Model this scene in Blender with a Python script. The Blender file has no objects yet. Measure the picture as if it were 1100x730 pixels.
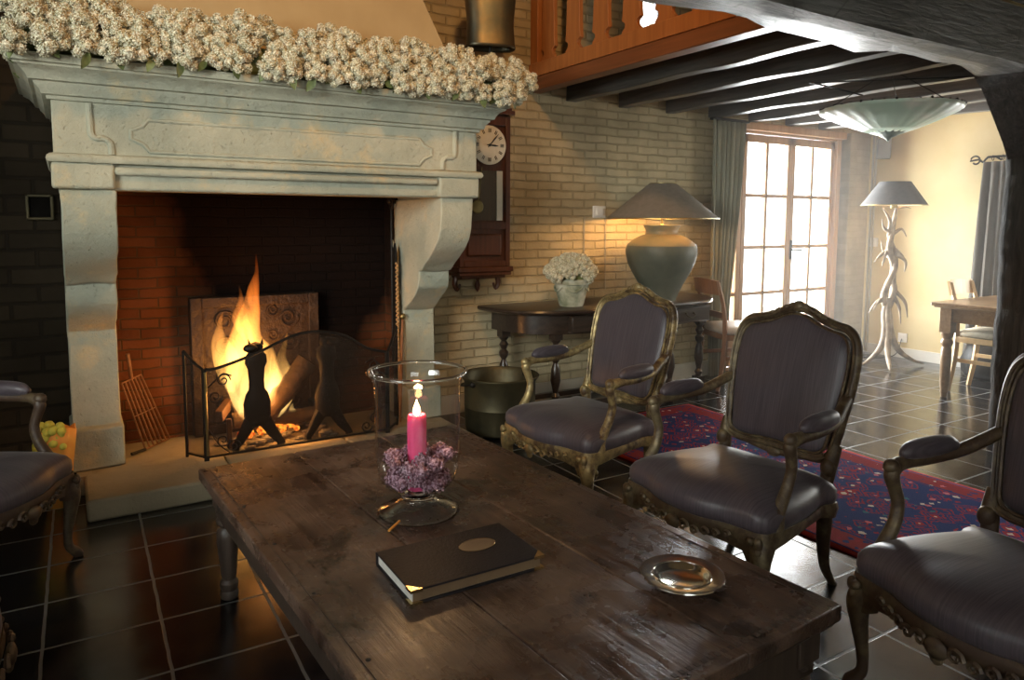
import bpy, bmesh, math, random
from mathutils import Vector, Matrix, noise
random.seed(7)
PI = math.pi
C = bpy.context.scene.collection
SC = bpy.context.scene

# ---------------------------------------------------------------- camera
cam_d = bpy.data.cameras.new('camera'); cam = bpy.data.objects.new('camera', cam_d); C.objects.link(cam)
SC.camera = cam
YAW, PITCH, ROLL = math.radians(31.741), math.radians(5.393), math.radians(.2255)
fw = Vector((math.sin(YAW)*math.cos(PITCH), math.cos(YAW)*math.cos(PITCH), -math.sin(PITCH)))
rt = Vector((math.cos(YAW), -math.sin(YAW), 0)); up = rt.cross(fw)
r2 = rt*math.cos(ROLL)+up*math.sin(ROLL); u2 = -rt*math.sin(ROLL)+up*math.cos(ROLL)
M = Matrix((r2, u2, -fw)).transposed().to_4x4(); M.translation = Vector((0, 0, 1.32))
cam.matrix_world = M
cam_d.sensor_width = 36; cam_d.lens = 777.4/1100*36
cam_d.shift_y = (311.7-365)/1100
cam_d.clip_start = .05

# ---------------------------------------------------------------- world, lights, exposure
w = bpy.data.worlds.new('daylight'); SC.world = w; w.use_nodes = True
bg = w.node_tree.nodes['Background']; bg.inputs[0].default_value = (.93, .97, 1, 1); bg.inputs[1].default_value = 4.0
SC.view_settings.view_transform = 'Standard'; SC.view_settings.look = 'None'
SC.view_settings.gamma = 1; SC.view_settings.use_curve_mapping = False
SC.view_settings.exposure = 0.0

def area(name, loc, target, sx, sy, power, col):
    l = bpy.data.lights.new(name, 'AREA'); l.shape = 'RECTANGLE'; l.size = sx; l.size_y = sy
    l.energy = power; l.color = col
    o = bpy.data.objects.new(name, l); C.objects.link(o); o.location = loc
    o.rotation_euler = (Vector(target)-Vector(loc)).to_track_quat('-Z', 'Y').to_euler()
    return o
def spot(name, loc, target, power, col, ang, blend=.5, size=.05):
    l = bpy.data.lights.new(name, 'SPOT'); l.energy = power; l.color = col; l.spot_size = math.radians(ang)
    l.spot_blend = blend; l.shadow_soft_size = size
    o = bpy.data.objects.new(name, l); C.objects.link(o); o.location = loc
    o.rotation_euler = (Vector(target)-Vector(loc)).to_track_quat('-Z', 'Y').to_euler()
def point(name, loc, power, col, size=.03):
    l = bpy.data.lights.new(name, 'POINT'); l.energy = power; l.color = col; l.shadow_soft_size = size
    o = bpy.data.objects.new(name, l); C.objects.link(o); o.location = loc

DAY = (.86, .93, 1.0)
area('daylight_garden_door', (5.72, 5.25, 1.25), (5.4, 4.0, 1.1), 2.4, 2.5, 780, (.95, .97, 1))
area('daylight_dining_window', (8.2, 1.7, 1.5), (5.5, 2.0, .8), 2.2, 1.7, 130, (1, .96, .88))
area('daylight_rear_window', (-.6, -2.75, 1.9), (-.2, 3.6, 1.0), 2.0, 1.5, 16, (1, 1, .88))
sw = area('added_mantel_fill', (-2.3, .9, 1.9), (1.0, 3.4, 1.35), 1.8, 1.3, 25, (.90, .95, .90)); sw.data.spread = math.radians(62)  # unseen side light added with a narrowed beam to brighten the mantel
area('daylight_upstairs_window', (4.02, 4.75, 3.2), (2.2, 1.5, 1.5), .4, .9, 25, (.5, .66, 1))
area('added_terrace_fill', (5.3, 5.35, .12), (4.3, 3.2, 2.2), 3.0, .8, 280, (1, .99, .96))  # unseen lamp added outside the door to brighten joist and beam undersides
spot('warm_ceiling_spot', (1.25, 1.3, 3.75), (1.7, 4.2, 1.75), 165, (1, .52, .18), 90, .6, .12)

# ---------------------------------------------------------------- node helpers
class NT:
    def __init__(s, name):
        s.m = bpy.data.materials.new(name); s.m.use_nodes = True; s.t = s.m.node_tree
        s.b = s.t.nodes['Principled BSDF']; s.out = s.t.nodes['Material Output']
        s._obj = None
    def n(s, typ, **kw):
        x = s.t.nodes.new(typ)
        for k, v in kw.items():
            if k in x.inputs: s.set(x.inputs[k], v)
            else: setattr(x, k, v)
        return x
    def set(s, inp, v):
        if isinstance(v, bpy.types.NodeSocket): s.t.links.new(v, inp)
        else:
            if isinstance(v, (tuple, list)) and len(v) == 3 and inp.type == 'RGBA': v = (*v, 1)
            inp.default_value = v
    def obj(s):
        if not s._obj: s._obj = s.n('ShaderNodeTexCoord').outputs['Object']
        return s._obj
    def map(s, scale=(1, 1, 1), loc=(0, 0, 0), rot=(0, 0, 0), v=None):
        x = s.n('ShaderNodeMapping'); s.set(x.inputs[0], v or s.obj()); s.set(x.inputs[1], loc); s.set(x.inputs[2], rot); s.set(x.inputs[3], scale)
        return x.outputs[0]
    def noise(s, scale, detail=4, v=None, rough=.55, dist=0):
        x = s.n('ShaderNodeTexNoise'); s.set(x.inputs['Vector'], v or s.obj()); x.inputs['Scale'].default_value = scale
        x.inputs['Detail'].default_value = detail; x.inputs['Roughness'].default_value = rough; x.inputs['Distortion'].default_value = dist
        return x.outputs['Fac']
    def ramp(s, f, stops, interp='LINEAR'):
        x = s.n('ShaderNodeValToRGB'); s.set(x.inputs[0], f); e = x.color_ramp.elements; x.color_ramp.interpolation = interp
        while len(e) < len(stops): e.new(.5)
        for i, (p, c) in enumerate(stops):
            e[i].position = p; e[i].color = (*c, 1) if isinstance(c, (tuple, list)) else (c, c, c, 1)
        return x.outputs[0]
    def mix(s, f, a, b, mode='MIX'):
        x = s.n('ShaderNodeMix'); x.data_type = 'RGBA'; x.blend_type = mode
        s.set(x.inputs[0], f); s.set(x.inputs[6], a); s.set(x.inputs[7], b); return x.outputs[2]
    def math(s, op, a, b=0.0):
        x = s.n('ShaderNodeMath'); x.operation = op; s.set(x.inputs[0], a); s.set(x.inputs[1], b); return x.outputs[0]
    def bump(s, h, strength=.5, dist=.01, normal=None):
        x = s.n('ShaderNodeBump'); s.set(x.inputs['Height'], h); x.inputs['Strength'].default_value = strength
        x.inputs['Distance'].default_value = dist
        if normal: s.set(x.inputs['Normal'], normal)
        return x.outputs[0]
    def fin(s, col=None, rough=None, metal=None, normal=None, **kw):
        if col is not None: s.set(s.b.inputs['Base Color'], col)
        if rough is not None: s.set(s.b.inputs['Roughness'], rough)
        if metal is not None: s.set(s.b.inputs['Metallic'], metal)
        if normal is not None: s.set(s.b.inputs['Normal'], normal)
        for k, v in kw.items(): s.set(s.b.inputs[k.replace('_', ' ')], v)
        return s.m

def mottled(name, c1, c2, rough=.6, scale=6, metal=0, bs=40, bstr=.3, bd=.004, **kw):
    t = NT(name); f = t.noise(scale, 6)
    col = t.mix(t.ramp(f, [(.35, 0.), (.65, 1.)]), c1, c2)
    return t.fin(col, rough, metal, t.bump(t.noise(bs, 5), bstr, bd), **kw)
def wood(name, c1, c2, rough=.45, axis=0, grain=60, bstr=.25, coat=0.0):
    t = NT(name); sc = [grain, grain, grain]; sc[axis] = grain*.05
    v = t.map(scale=tuple(sc)); f = t.noise(1, 6, v, .6, .6)
    col = t.mix(t.ramp(f, [(.3, 0.), (.7, 1.)]), c1, c2)
    return t.fin(col, rough, 0, t.bump(f, bstr, .002), **({'Coat_Weight': coat} if coat else {}))

def brick_mat(name, c1, c2, mortar, plane='XZ', bw=.215, bh=.0745, ms=.012, rough=.85, bump=.7, soot_shade=None, spec=.35):
    t = NT(name); sep = t.n('ShaderNodeSeparateXYZ'); t.set(sep.inputs[0], t.obj())
    cmb = t.n('ShaderNodeCombineXYZ')
    t.set(cmb.inputs[0], sep.outputs[0 if plane == 'XZ' else 1]); t.set(cmb.inputs[1], sep.outputs[2])
    wob = t.noise(5, 3)
    wb = t.n('ShaderNodeVectorMath'); wb.operation = 'ADD'; t.set(wb.inputs[0], cmb.outputs[0])
    wo = t.n('ShaderNodeCombineXYZ'); t.set(wo.inputs[1], t.math('MULTIPLY', t.math('SUBTRACT', wob, .5), .022)); t.set(wb.inputs[1], wo.outputs[0])
    b = t.n('ShaderNodeTexBrick'); t.set(b.inputs['Vector'], wb.outputs[0])
    for k, v in (('Scale', 1.), ('Mortar Size', ms), ('Mortar Smooth', .6), ('Bias', 0.), ('Brick Width', bw), ('Row Height', bh)): b.inputs[k].default_value = v
    t.set(b.inputs['Color1'], (*c1, 1)); t.set(b.inputs['Color2'], (*c2, 1)); t.set(b.inputs['Mortar'], (*mortar, 1))
    n2 = t.noise(3, 5)
    col = t.mix(t.ramp(n2, [(.3, .65), (.7, 1.)]), (0, 0, 0), b.outputs['Color'])
    if soot_shade: col = soot_shade(t, sep, col)
    h = t.math('ADD', t.math('MULTIPLY', t.math('SUBTRACT', 1., b.outputs['Fac']), 1.), t.math('MULTIPLY', t.noise(26, 6), .7))
    return t.fin(col, rough, 0, t.bump(h, bump, .012), Specular_IOR_Level=spec)

# ---------------------------------------------------------------- mesh helpers
class MB:
    def __init__(s): s.v = []; s.f = []
    def add(s, vs, fs):
        o = len(s.v); s.v += [Vector(p) for p in vs]; s.f += [[o+i for i in f] for f in fs]; return s
    def box(s, a, b, rz=0, rx=0, ry=0, piv=None):
        x0, y0, z0 = a; x1, y1, z1 = b
        vs = [Vector(p) for p in ((x0,y0,z0),(x1,y0,z0),(x1,y1,z0),(x0,y1,z0),(x0,y0,z1),(x1,y0,z1),(x1,y1,z1),(x0,y1,z1))]
        if rz or rx or ry:
            c = Vector(piv) if piv else sum(vs, Vector())/8
            R = Matrix.Rotation(rz, 3, 'Z') @ Matrix.Rotation(ry, 3, 'Y') @ Matrix.Rotation(rx, 3, 'X')
            vs = [R @ (p-c)+c for p in vs]
        return s.add(vs, [(3,2,1,0),(4,5,6,7),(0,1,5,4),(1,2,6,5),(2,3,7,6),(3,0,4,7)])
    def lathe(s, prof, c=(0, 0, 0), n=32, cap=True, sx=1, sy=1, wob=None):
        vs = []; fs = []; m = len(prof)
        for i, (r, z) in enumerate(prof):
            for k in range(n):
                a = 2*PI*k/n; rr = r*(wob(a, z) if wob else 1)
                vs.append((c[0]+rr*math.cos(a)*sx, c[1]+rr*math.sin(a)*sy, c[2]+z))
        for i in range(m-1):
            for k in range(n):
                k2 = (k+1) % n; fs.append((i*n+k, i*n+k2, (i+1)*n+k2, (i+1)*n+k))
        if cap:
            if prof[0][0] > 1e-4: fs.append(tuple(range(n))[::-1])
            if prof[-1][0] > 1e-4: fs.append(tuple((m-1)*n+k for k in range(n)))
        return s.add(vs, fs)
    def tube(s, path, rad, n=8, closed=False, flat=None, upv=None, cap=True):
        P = [Vector(p) for p in path]; m = len(P)
        if not isinstance(rad, (list, tuple)): rad = [rad]*m
        if len(rad) != m:
            rr = []
            for i in range(m):
                t = i/(m-1)*(len(rad)-1); j = min(int(t), len(rad)-2); rr.append(rad[j]+(rad[j+1]-rad[j])*(t-j))
            rad = rr
        T = []
        for i in range(m):
            a = P[(i-1) % m] if (closed or i > 0) else P[i]; b = P[(i+1) % m] if (closed or i < m-1) else P[i]
            d = b-a; T.append(d.normalized() if d.length > 1e-9 else Vector((0, 0, 1)))
        N = Vector(upv) if upv else (Vector((0, 0, 1)) if abs(T[0].z) < .9 else Vector((1, 0, 0)))
        vs = []; fs = []
        for i in range(m):
            if upv: N = Vector(upv)
            N = N - T[i]*N.dot(T[i])
            if N.length < 1e-6: N = T[i].orthogonal()
            N.normalize(); B = T[i].cross(N)
            for k in range(n):
                a = 2*PI*k/n; e = flat or 1
                vs.append(P[i]+N*math.cos(a)*rad[i]+B*math.sin(a)*rad[i]*e)
        for i in range(m if closed else m-1):
            j = (i+1) % m
            for k in range(n):
                k2 = (k+1) % n; fs.append((i*n+k, i*n+k2, j*n+k2, j*n+k))
        if not closed and cap: fs.append(tuple(range(n))[::-1]); fs.append(tuple((m-1)*n+k for k in range(n)))
        return s.add(vs, fs)
    def prism(s, poly, d):   # poly of 3D points, extruded along vector d
        P = [Vector(p) for p in poly]; d = Vector(d); n = len(P)
        return s.add(P+[p+d for p in P], [tuple(range(n))[::-1], tuple(range(n, 2*n))]+[(i, (i+1) % n, (i+1) % n+n, i+n) for i in range(n)])
    def loft(s, rings, cap=True):
        n = len(rings[0]); vs = [p for r in rings for p in r]; fs = []
        for i in range(len(rings)-1):
            for k in range(n):
                k2 = (k+1) % n; fs.append((i*n+k, i*n+k2, (i+1)*n+k2, (i+1)*n+k))
        if cap: fs.append(tuple(range(n))[::-1]); fs.append(tuple((len(rings)-1)*n+k for k in range(n)))
        return s.add(vs, fs)
    def ball(s, c, r, n=10, m=7, sc=(1, 1, 1), rot=None):
        vs = []; fs = []; c = Vector(c)
        for i in range(1, m):
            t = PI*i/m
            for k in range(n):
                a = 2*PI*k/n; p = Vector((math.sin(t)*math.cos(a)*sc[0], math.sin(t)*math.sin(a)*sc[1], math.cos(t)*sc[2]))*r
                if rot: p = rot @ p
                vs.append(c+p)
        top = len(vs); a = Vector((0, 0, r*sc[2])); b = -a
        if rot: a = rot @ a; b = rot @ b
        vs += [c+a, c+b]
        for i in range(m-2):
            for k in range(n):
                k2 = (k+1) % n; fs.append((i*n+k, (i+1)*n+k, (i+1)*n+k2, i*n+k2))
        for k in range(n):
            k2 = (k+1) % n; fs.append((top, k, k2)); fs.append((top+1, (m-2)*n+k2, (m-2)*n+k))
        return s.add(vs, fs)
    def build(s, name, mat, parent=None, smooth=35, bevel=0, loc=None, rz=None):
        me = bpy.data.meshes.new(name); me.from_pydata([tuple(v) for v in s.v], [], s.f); me.update()
        bm = bmesh.new(); bm.from_mesh(me); bmesh.ops.recalc_face_normals(bm, faces=bm.faces); bm.to_mesh(me); bm.free()
        me.materials.append(mat)
        if smooth:
            me.shade_smooth(); me.set_sharp_from_angle(angle=math.radians(smooth))
        o = bpy.data.objects.new(name, me); C.objects.link(o)
        if bevel:
            b = o.modifiers.new('bevel', 'BEVEL'); b.width = bevel; b.segments = 2; b.limit_method = 'ANGLE'; b.angle_limit = math.radians(40)
            b.harden_normals = False
        if parent: o.parent = parent
        if loc: o.location = loc
        if rz is not None: o.rotation_euler = (0, 0, rz)
        return o
def spl(pts, seg=6, closed=False):
    P = [Vector(p) for p in pts]; n = len(P); out = []
    for i in range(n if closed else n-1):
        if closed: a, b, c, d = P[(i-1) % n], P[i], P[(i+1) % n], P[(i+2) % n]
        else: a, b, c, d = P[max(i-1, 0)], P[i], P[i+1], P[min(i+2, n-1)]
        for k in range(seg):
            t = k/seg
            out.append(.5*((2*b)+(c-a)*t+(2*a-5*b+4*c-d)*t*t+(3*b-3*c+d-a)*t**3))
    if not closed: out.append(P[-1])
    return out
def thing(name, label, cat, loc=(0, 0, 0), rz=0, group=None):
    o = bpy.data.objects.new(name, None); C.objects.link(o); o.location = loc; o.rotation_euler = (0, 0, rz)
    o.empty_display_size = .1; o['label'] = label; o['category'] = cat
    if group: o['group'] = group
    return o
def tag(o, label, cat, group=None, kind=None):
    o['label'] = label; o['category'] = cat
    if group: o['group'] = group
    if kind: o['kind'] = kind
    return o
def struct(o): o['kind'] = 'structure'; return o
def kids(o): return [x for x in bpy.data.objects if x.parent == o]
def copy_tree(o, parent=None):
    c = o.copy(); C.objects.link(c)
    if parent: c.parent = parent
    for ch in kids(o): copy_tree(ch, c)
    return c

# ---------------------------------------------------------------- materials
def floor_mat():
    t = NT('slate tiles'); v = t.map(loc=(.155, -2.561, 0), rot=(0, 0, math.radians(.9)))
    # wobble
    b = t.n('ShaderNodeTexBrick'); b.offset = 0; b.offset_frequency = 1; b.squash = 1
    nw = t.n('ShaderNodeTexNoise'); t.set(nw.inputs['Vector'], t.obj()); nw.inputs['Scale'].default_value = 9
    sub = t.n('ShaderNodeVectorMath'); sub.operation = 'SUBTRACT'; t.set(sub.inputs[0], nw.outputs['Color']); sub.inputs[1].default_value = (.5, .5, .5)
    scl = t.n('ShaderNodeVectorMath'); scl.operation = 'SCALE'; t.set(scl.inputs[0], sub.outputs[0]); scl.inputs['Scale'].default_value = .007
    add = t.n('ShaderNodeVectorMath'); add.operation = 'ADD'; t.set(add.inputs[0], v); t.set(add.inputs[1], scl.outputs[0])
    t.set(b.inputs['Vector'], add.outputs[0])
    for k, vv in (('Scale', 1.), ('Mortar Size', .0055), ('Mortar Smooth', .3), ('Bias', 0.), ('Brick Width', .3333), ('Row Height', .317)): b.inputs[k].default_value = vv
    t.set(b.inputs['Color1'], (.006, .006, .007, 1)); t.set(b.inputs['Color2'], (.014, .013, .014, 1)); t.set(b.inputs['Mortar'], (.13, .128, .12, 1))
    n1 = t.noise(7, 6); n2 = t.noise(60, 5)
    scratch = t.ramp(t.noise(14, 8, None, .75), [(.62, 0.), (.75, .35)])
    col = t.mix(scratch, b.outputs['Color'], (.09, .09, .095))
    ro = t.math('ADD', t.math('MULTIPLY', b.outputs['Fac'], .35), t.ramp(n1, [(.3, .13), (.7, .27)]))
    h = t.math('ADD', t.math('MULTIPLY', b.outputs['Fac'], -.7), t.math('ADD', t.math('MULTIPLY', n1, .6), t.math('MULTIPLY', n2, .05)))
    return t.fin(col, ro, 0, t.bump(h, .35, .003), IOR=1.7)
m_floor = floor_mat()
def stone_mat(name, c1, c2, c3, b=.5):
    t = NT(name); a = t.noise(2.2, 5); g = t.noise(4, 7, None, .7)
    col = t.mix(t.ramp(a, [(.35, 0.), (.62, 1.)]), c1, c2)
    col = t.mix(t.ramp(g, [(.55, 0.), (.72, .8)]), col, c3)
    pit = t.ramp(t.noise(55, 3), [(.25, 0.), (.36, 1.)])
    h = t.math('ADD', t.math('MULTIPLY', t.noise(22, 8, None, .65), 1.), t.math('MULTIPLY', pit, .35))
    return t.fin(col, .8, 0, t.bump(h, b, .012))
m_stone = stone_mat('carved limestone', (.50, .47, .35), (.31, .32, .25), (.60, .45, .24), .95)
m_hearth = stone_mat('hearth limestone', (.24, .20, .13), (.30, .25, .16), (.19, .15, .09), .5)
m_brick = brick_mat('cream painted brick', (.50, .41, .25), (.57, .47, .29), (.45, .37, .22), bh=.062, bw=.21, ms=.009, bump=.85)
m_brickY = brick_mat('cream painted brick side', (.50, .41, .25), (.57, .47, .29), (.45, .37, .22), 'YZ', bh=.062, bw=.21, ms=.009, bump=.85)
m_shadebrick = brick_mat('shade darkened brick', (.030, .022, .014), (.042, .031, .019), (.024, .018, .012), bh=.09, bw=.24, bump=.5, spec=.1)  # darker brick colour carries the shade of the unlit left wall
def soot_shade(t, sep, col):
    # soot blackening, widened to paint in the dark of the unlit firebox
    x = t.math('ABSOLUTE', t.math('SUBTRACT', sep.outputs[0], .22))
    f = t.math('ADD', t.math('ADD', t.math('MULTIPLY', t.math('SUBTRACT', .74, x), 1.9), t.math('MULTIPLY', t.math('SUBTRACT', sep.outputs[2], 1.0), .7)), t.math('MULTIPLY', t.math('SUBTRACT', t.noise(3, 4), .5), .9))
    return t.mix(t.ramp(f, [(.0, 0.), (.40, .97)]), col, (.006, .0045, .004))
m_firebrick = brick_mat('red firebox brick', (.12, .042, .018), (.19, .07, .03), (.11, .065, .035), bh=.056, bw=.19, ms=.006, soot_shade=soot_shade, spec=.05)
m_pier = brick_mat('limewashed pier', (.50, .42, .29), (.53, .45, .31), (.49, .41, .28), bh=.062, bw=.21, ms=.006, bump=.35)
m_yellow = mottled('yellow limewash plaster', (.58, .46, .23), (.66, .55, .32), .85, 1.6, bs=18, bstr=.15)
m_room = mottled('ochre plaster', (.36, .27, .15), (.42, .33, .19), .9, 2)
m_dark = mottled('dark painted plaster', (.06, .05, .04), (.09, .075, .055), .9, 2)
m_hood = mottled('warm cream plaster', (.42, .30, .15), (.48, .35, .18), .85, 3, bs=10, bstr=.1)
m_white = mottled('white paint', (.62, .60, .54), (.68, .66, .60), .6, 4, bs=30, bstr=.1)
m_joist = wood('grey painted joist', (.045, .042, .038), (.12, .112, .10), .38, 1, 40, .35)
m_board = wood('pine boards', (.30, .13, .045), (.42, .20, .07), .5, 1, 30)
m_fascia = wood('red brown fascia', (.14, .05, .02), (.25, .09, .035), .4, 1, 30)
m_rail = wood('orange pine railing', (.32, .11, .03), (.45, .17, .05), .45, 2, 30)
def beam_mat():
    t = NT('weathered glossy beam'); v = t.map(scale=(1.2, 14, 14)); f = t.noise(3, 8, v, .7, .8)
    cr = t.n('ShaderNodeTexVoronoi'); cr.feature = 'DISTANCE_TO_EDGE'; t.set(cr.inputs['Vector'], t.map(scale=(4, 14, 14))); cr.inputs['Scale'].default_value = .7
    c = t.mix(t.ramp(f, [(.42, 0.), (.6, 1.)]), (.05, .047, .043), (.17, .165, .155))
    c = t.mix(t.ramp(cr.outputs[0], [(0, .8), (.025, 0.)]), c, (.02, .018, .016))
    return t.fin(c, .42, 0, t.bump(f, .7, .012), IOR=1.7)
m_beam = beam_mat()
def post_mat():
    t = NT('dark oak post'); f = t.noise(2, 8, t.map(scale=(16, 16, 1.4)), .7, .8)
    c = t.mix(t.ramp(f, [(.35, 0.), (.65, 1.)]), (.028, .024, .02), (.085, .072, .06))
    return t.fin(c, .7, 0, t.bump(f, .9, .02))
m_post = post_mat()
def table_mat():
    t = NT('worn walnut planks')
    f = t.noise(1, 7, t.map(scale=(38, 2.2, 38)), .65, .7)
    big = t.noise(3.2, 6, None, .62); blot = t.noise(6.5, 8, t.map(scale=(1, .75, 1), loc=(.3, .2, 0)), .72, .5)
    c = t.mix(t.ramp(f, [(.3, 0.), (.7, 1.)]), (.032, .016, .011), (.095, .052, .035))
    c = t.mix(t.ramp(big, [(.44, 0.), (.60, .85)]), c, (.17, .108, .076))
    c = t.mix(t.ramp(blot, [(.53, 0.), (.64, .85)]), c, (.018, .012, .009))
    ro = t.ramp(t.noise(12, 5), [(.3, .20), (.7, .36)])
    h = t.math('ADD', f, t.math('MULTIPLY', blot, -.6))
    return t.fin(c, ro, 0, t.bump(h, .9, .004))
m_table = table_mat()
m_tleg = wood('dark walnut turned', (.035, .024, .018), (.085, .058, .042), .4, 2, 40)
def satin():
    t = NT('mauve satin'); st = t.noise(1, 3, t.map(scale=(260, 6, 6)), .6)
    big = t.noise(6, 3)
    c = t.mix(t.ramp(st, [(.35, 0.), (.65, 1.)]), (.054, .043, .052), (.096, .078, .090))
    c = t.mix(t.ramp(big, [(.4, 0.), (.7, .35)]), c, (.085, .065, .072))
    return t.fin(c, .42, 0, t.bump(st, .25, .001), Sheen_Weight=.12, Sheen_Roughness=.4)
m_satin = satin()
def gilt(name, gold, brown, lo, hi):
    t = NT(name); f = t.noise(22, 6, None, .65); f2 = t.noise(6, 4)
    g = t.math('ADD', t.math('MULTIPLY', f, .6), t.math('MULTIPLY', f2, .4))
    k = t.ramp(g, [(lo, 0.), (hi, 1.)])
    return t.fin(t.mix(k, brown, gold), t.math('SUBTRACT', .5, t.math('MULTIPLY', k, .12)), t.math('MULTIPLY', k, .6), t.bump(t.noise(70, 4), .4, .002))
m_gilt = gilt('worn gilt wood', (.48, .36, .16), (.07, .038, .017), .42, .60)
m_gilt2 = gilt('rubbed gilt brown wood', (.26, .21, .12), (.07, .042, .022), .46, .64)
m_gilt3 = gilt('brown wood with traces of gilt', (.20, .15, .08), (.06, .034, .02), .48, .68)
m_console = wood('black oak', (.018, .013, .010), (.055, .038, .028), .28, 0, 40, .2)
m_clock = wood('mahogany', (.060, .020, .010), (.12, .042, .020), .35, 2, 40, .15)
m_iron = mottled('black iron', (.010, .009, .008), (.025, .02, .016), .55, 20, .6)
m_rust = mottled('warm iron', (.16, .08, .04), (.28, .14, .07), .5, 20, .4)
m_brass = mottled('aged brass', (.20, .16, .07), (.34, .27, .12), .36, 7, .9, bs=30, bstr=.15)
m_copper = mottled('dull copper brass', (.045, .040, .022), (.10, .082, .042), .5, 5, .7, bs=14, bstr=.4)
m_bell = mottled('bell bronze', (.075, .075, .055), (.14, .105, .055), .4, 6, .8, bs=12, bstr=.3)
m_pewter = mottled('polished pewter', (.62, .60, .56), (.72, .70, .66), .15, 5, 1.0, bs=12, bstr=.1)
m_leather = mottled('black ostrich leather', (.012, .010, .011), (.020, .016, .018), .55, 10, bs=130, bstr=.6, bd=.003, Specular_IOR_Level=.2)
m_paper = mottled('page edges', (.62, .60, .55), (.75, .72, .66), .8, 40, bs=200)
m_gold = mottled('gold corner', (.55, .42, .20), (.65, .5, .25), .25, 8, .95)
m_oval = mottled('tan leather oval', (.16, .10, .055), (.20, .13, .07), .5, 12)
m_curt = NT('green grey curtain'); m_curt = m_curt.fin(m_curt.mix(m_curt.noise(9, 3), (.20, .20, .14), (.30, .29, .21)), .75, 0, None, Sheen_Weight=.3)
m_curt2 = NT('brown velvet curtain'); m_curt2 = m_curt2.fin(m_curt2.mix(m_curt2.noise(7, 3), (.075, .065, .05), (.14, .125, .10)), .6, 0, None, Sheen_Weight=.4)
m_frame = wood('honey oak frame', (.36, .20, .10), (.48, .29, .15), .4, 2, 30)
m_beech = wood('pale beech', (.55, .38, .19), (.65, .46, .25), .4, 2, 30)
m_dining = wood('oak dining table', (.20, .12, .06), (.30, .19, .10), .3, 0, 30)
m_cushion = mottled('beige cushion', (.42, .37, .27), (.50, .45, .34), .8, 30)
m_cushw = mottled('pale leather cushion', (.52, .48, .42), (.62, .58, .52), .5, 6)
m_antler = mottled('bone antler', (.13, .09, .055), (.34, .26, .17), .45, 12, bs=60, bstr=.3)
m_shade_d = mottled('taupe lamp shade', (.21, .18, .14), (.25, .21, .17), .8, 30, bs=250, bstr=.2)
m_shade_f = mottled('charcoal lamp shade', (.04, .038, .037), (.055, .05, .048), .8, 30, bs=250, bstr=.2)
m_shade_in = mottled('cream shade lining', (.70, .60, .42), (.74, .64, .46), .8, 10)
m_urn = NT('green grey glazed stoneware')
_f = m_urn.noise(2.5, 6); _g = m_urn.noise(12, 6)
m_urn = m_urn.fin(m_urn.mix(m_urn.ramp(_f, [(.35, 0.), (.65, 1.)]), (.06, .075, .058), (.14, .145, .11)), m_urn.ramp(_g, [(.3, .45), (.7, .65)]), 0, m_urn.bump(_g, .3, .006))
m_urnr = mottled('ochre shoulder glaze', (.22, .18, .11), (.15, .15, .10), .45, 6)
m_pot = mottled('weathered green pot', (.17, .19, .11), (.58, .56, .44), .8, 9, bs=30, bstr=.5)
m_flower = NT('dried cream blossom')
_f = m_flower.noise(28, 4); _g = m_flower.noise(140, 2)
m_flower = m_flower.fin(m_flower.mix(m_flower.ramp(_g, [(.4, 0.), (.65, 1.)]), m_flower.mix(m_flower.ramp(_f, [(.4, 0.), (.65, 1.)]), (.34, .31, .17), (.44, .36, .25)), (.85, .81, .64)), .9)
m_leaf = mottled('green leaf', (.10, .13, .04), (.24, .26, .09), .55, 20)
m_purple = NT('dried mauve blossom')
_g = m_purple.noise(120, 2)
m_purple = m_purple.fin(m_purple.mix(m_purple.ramp(_g, [(.4, 0.), (.65, 1.)]), (.15, .055, .08), (.58, .40, .50)), .85)
m_wax = NT('pink wax'); m_wax = m_wax.fin((.80, .10, .26), .35, 0, None, Subsurface_Weight=.6, Subsurface_Radius=(.03, .01, .01), Subsurface_Scale=.6)
m_wick = mottled('burnt wick', (.01, .01, .01), (.02, .02, .02), .9)
m_log = mottled('charred log', (.05, .028, .014), (.12, .07, .035), .85, 8, bs=25, bstr=.9, bd=.01)
m_ash = mottled('ash and sand', (.20, .17, .13), (.30, .26, .20), .95, 20)
m_fbk = mottled('cast fireback', (.026, .012, .005), (.042, .021, .009), .6, 8, .2, bs=14, bstr=1.0, bd=.02)
m_plastic = mottled('white plastic', (.78, .76, .70), (.82, .80, .75), .4, 5)
m_grey = mottled('grey speaker case', (.20, .20, .19), (.24, .24, .23), .5, 5)
m_dial = mottled('cream dial', (.62, .56, .42), (.70, .64, .50), .5, 9)
m_black = mottled('black enamel', (.012, .011, .01), (.02, .018, .016), .5)
m_void = mottled('matt black', (.006, .005, .004), (.01, .009, .008), 1.0, Specular_IOR_Level=0.)
m_rope = mottled('tan rope', (.40, .22, .09), (.55, .32, .14), .8, 40)
m_orange = mottled('orange paper', (.80, .26, .04), (.85, .38, .06), .6, 9, Subsurface_Weight=.2)
m_ygreen = mottled('yellow green blossoms', (.62, .52, .06), (.42, .42, .07), .7, 16, bs=40, bstr=.8)
m_pipe = mottled('painted conduit', (.40, .36, .27), (.46, .41, .31), .5, 8)
m_sock = mottled('pale stone plinth', (.50, .45, .36), (.56, .51, .41), .6, 5)
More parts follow.
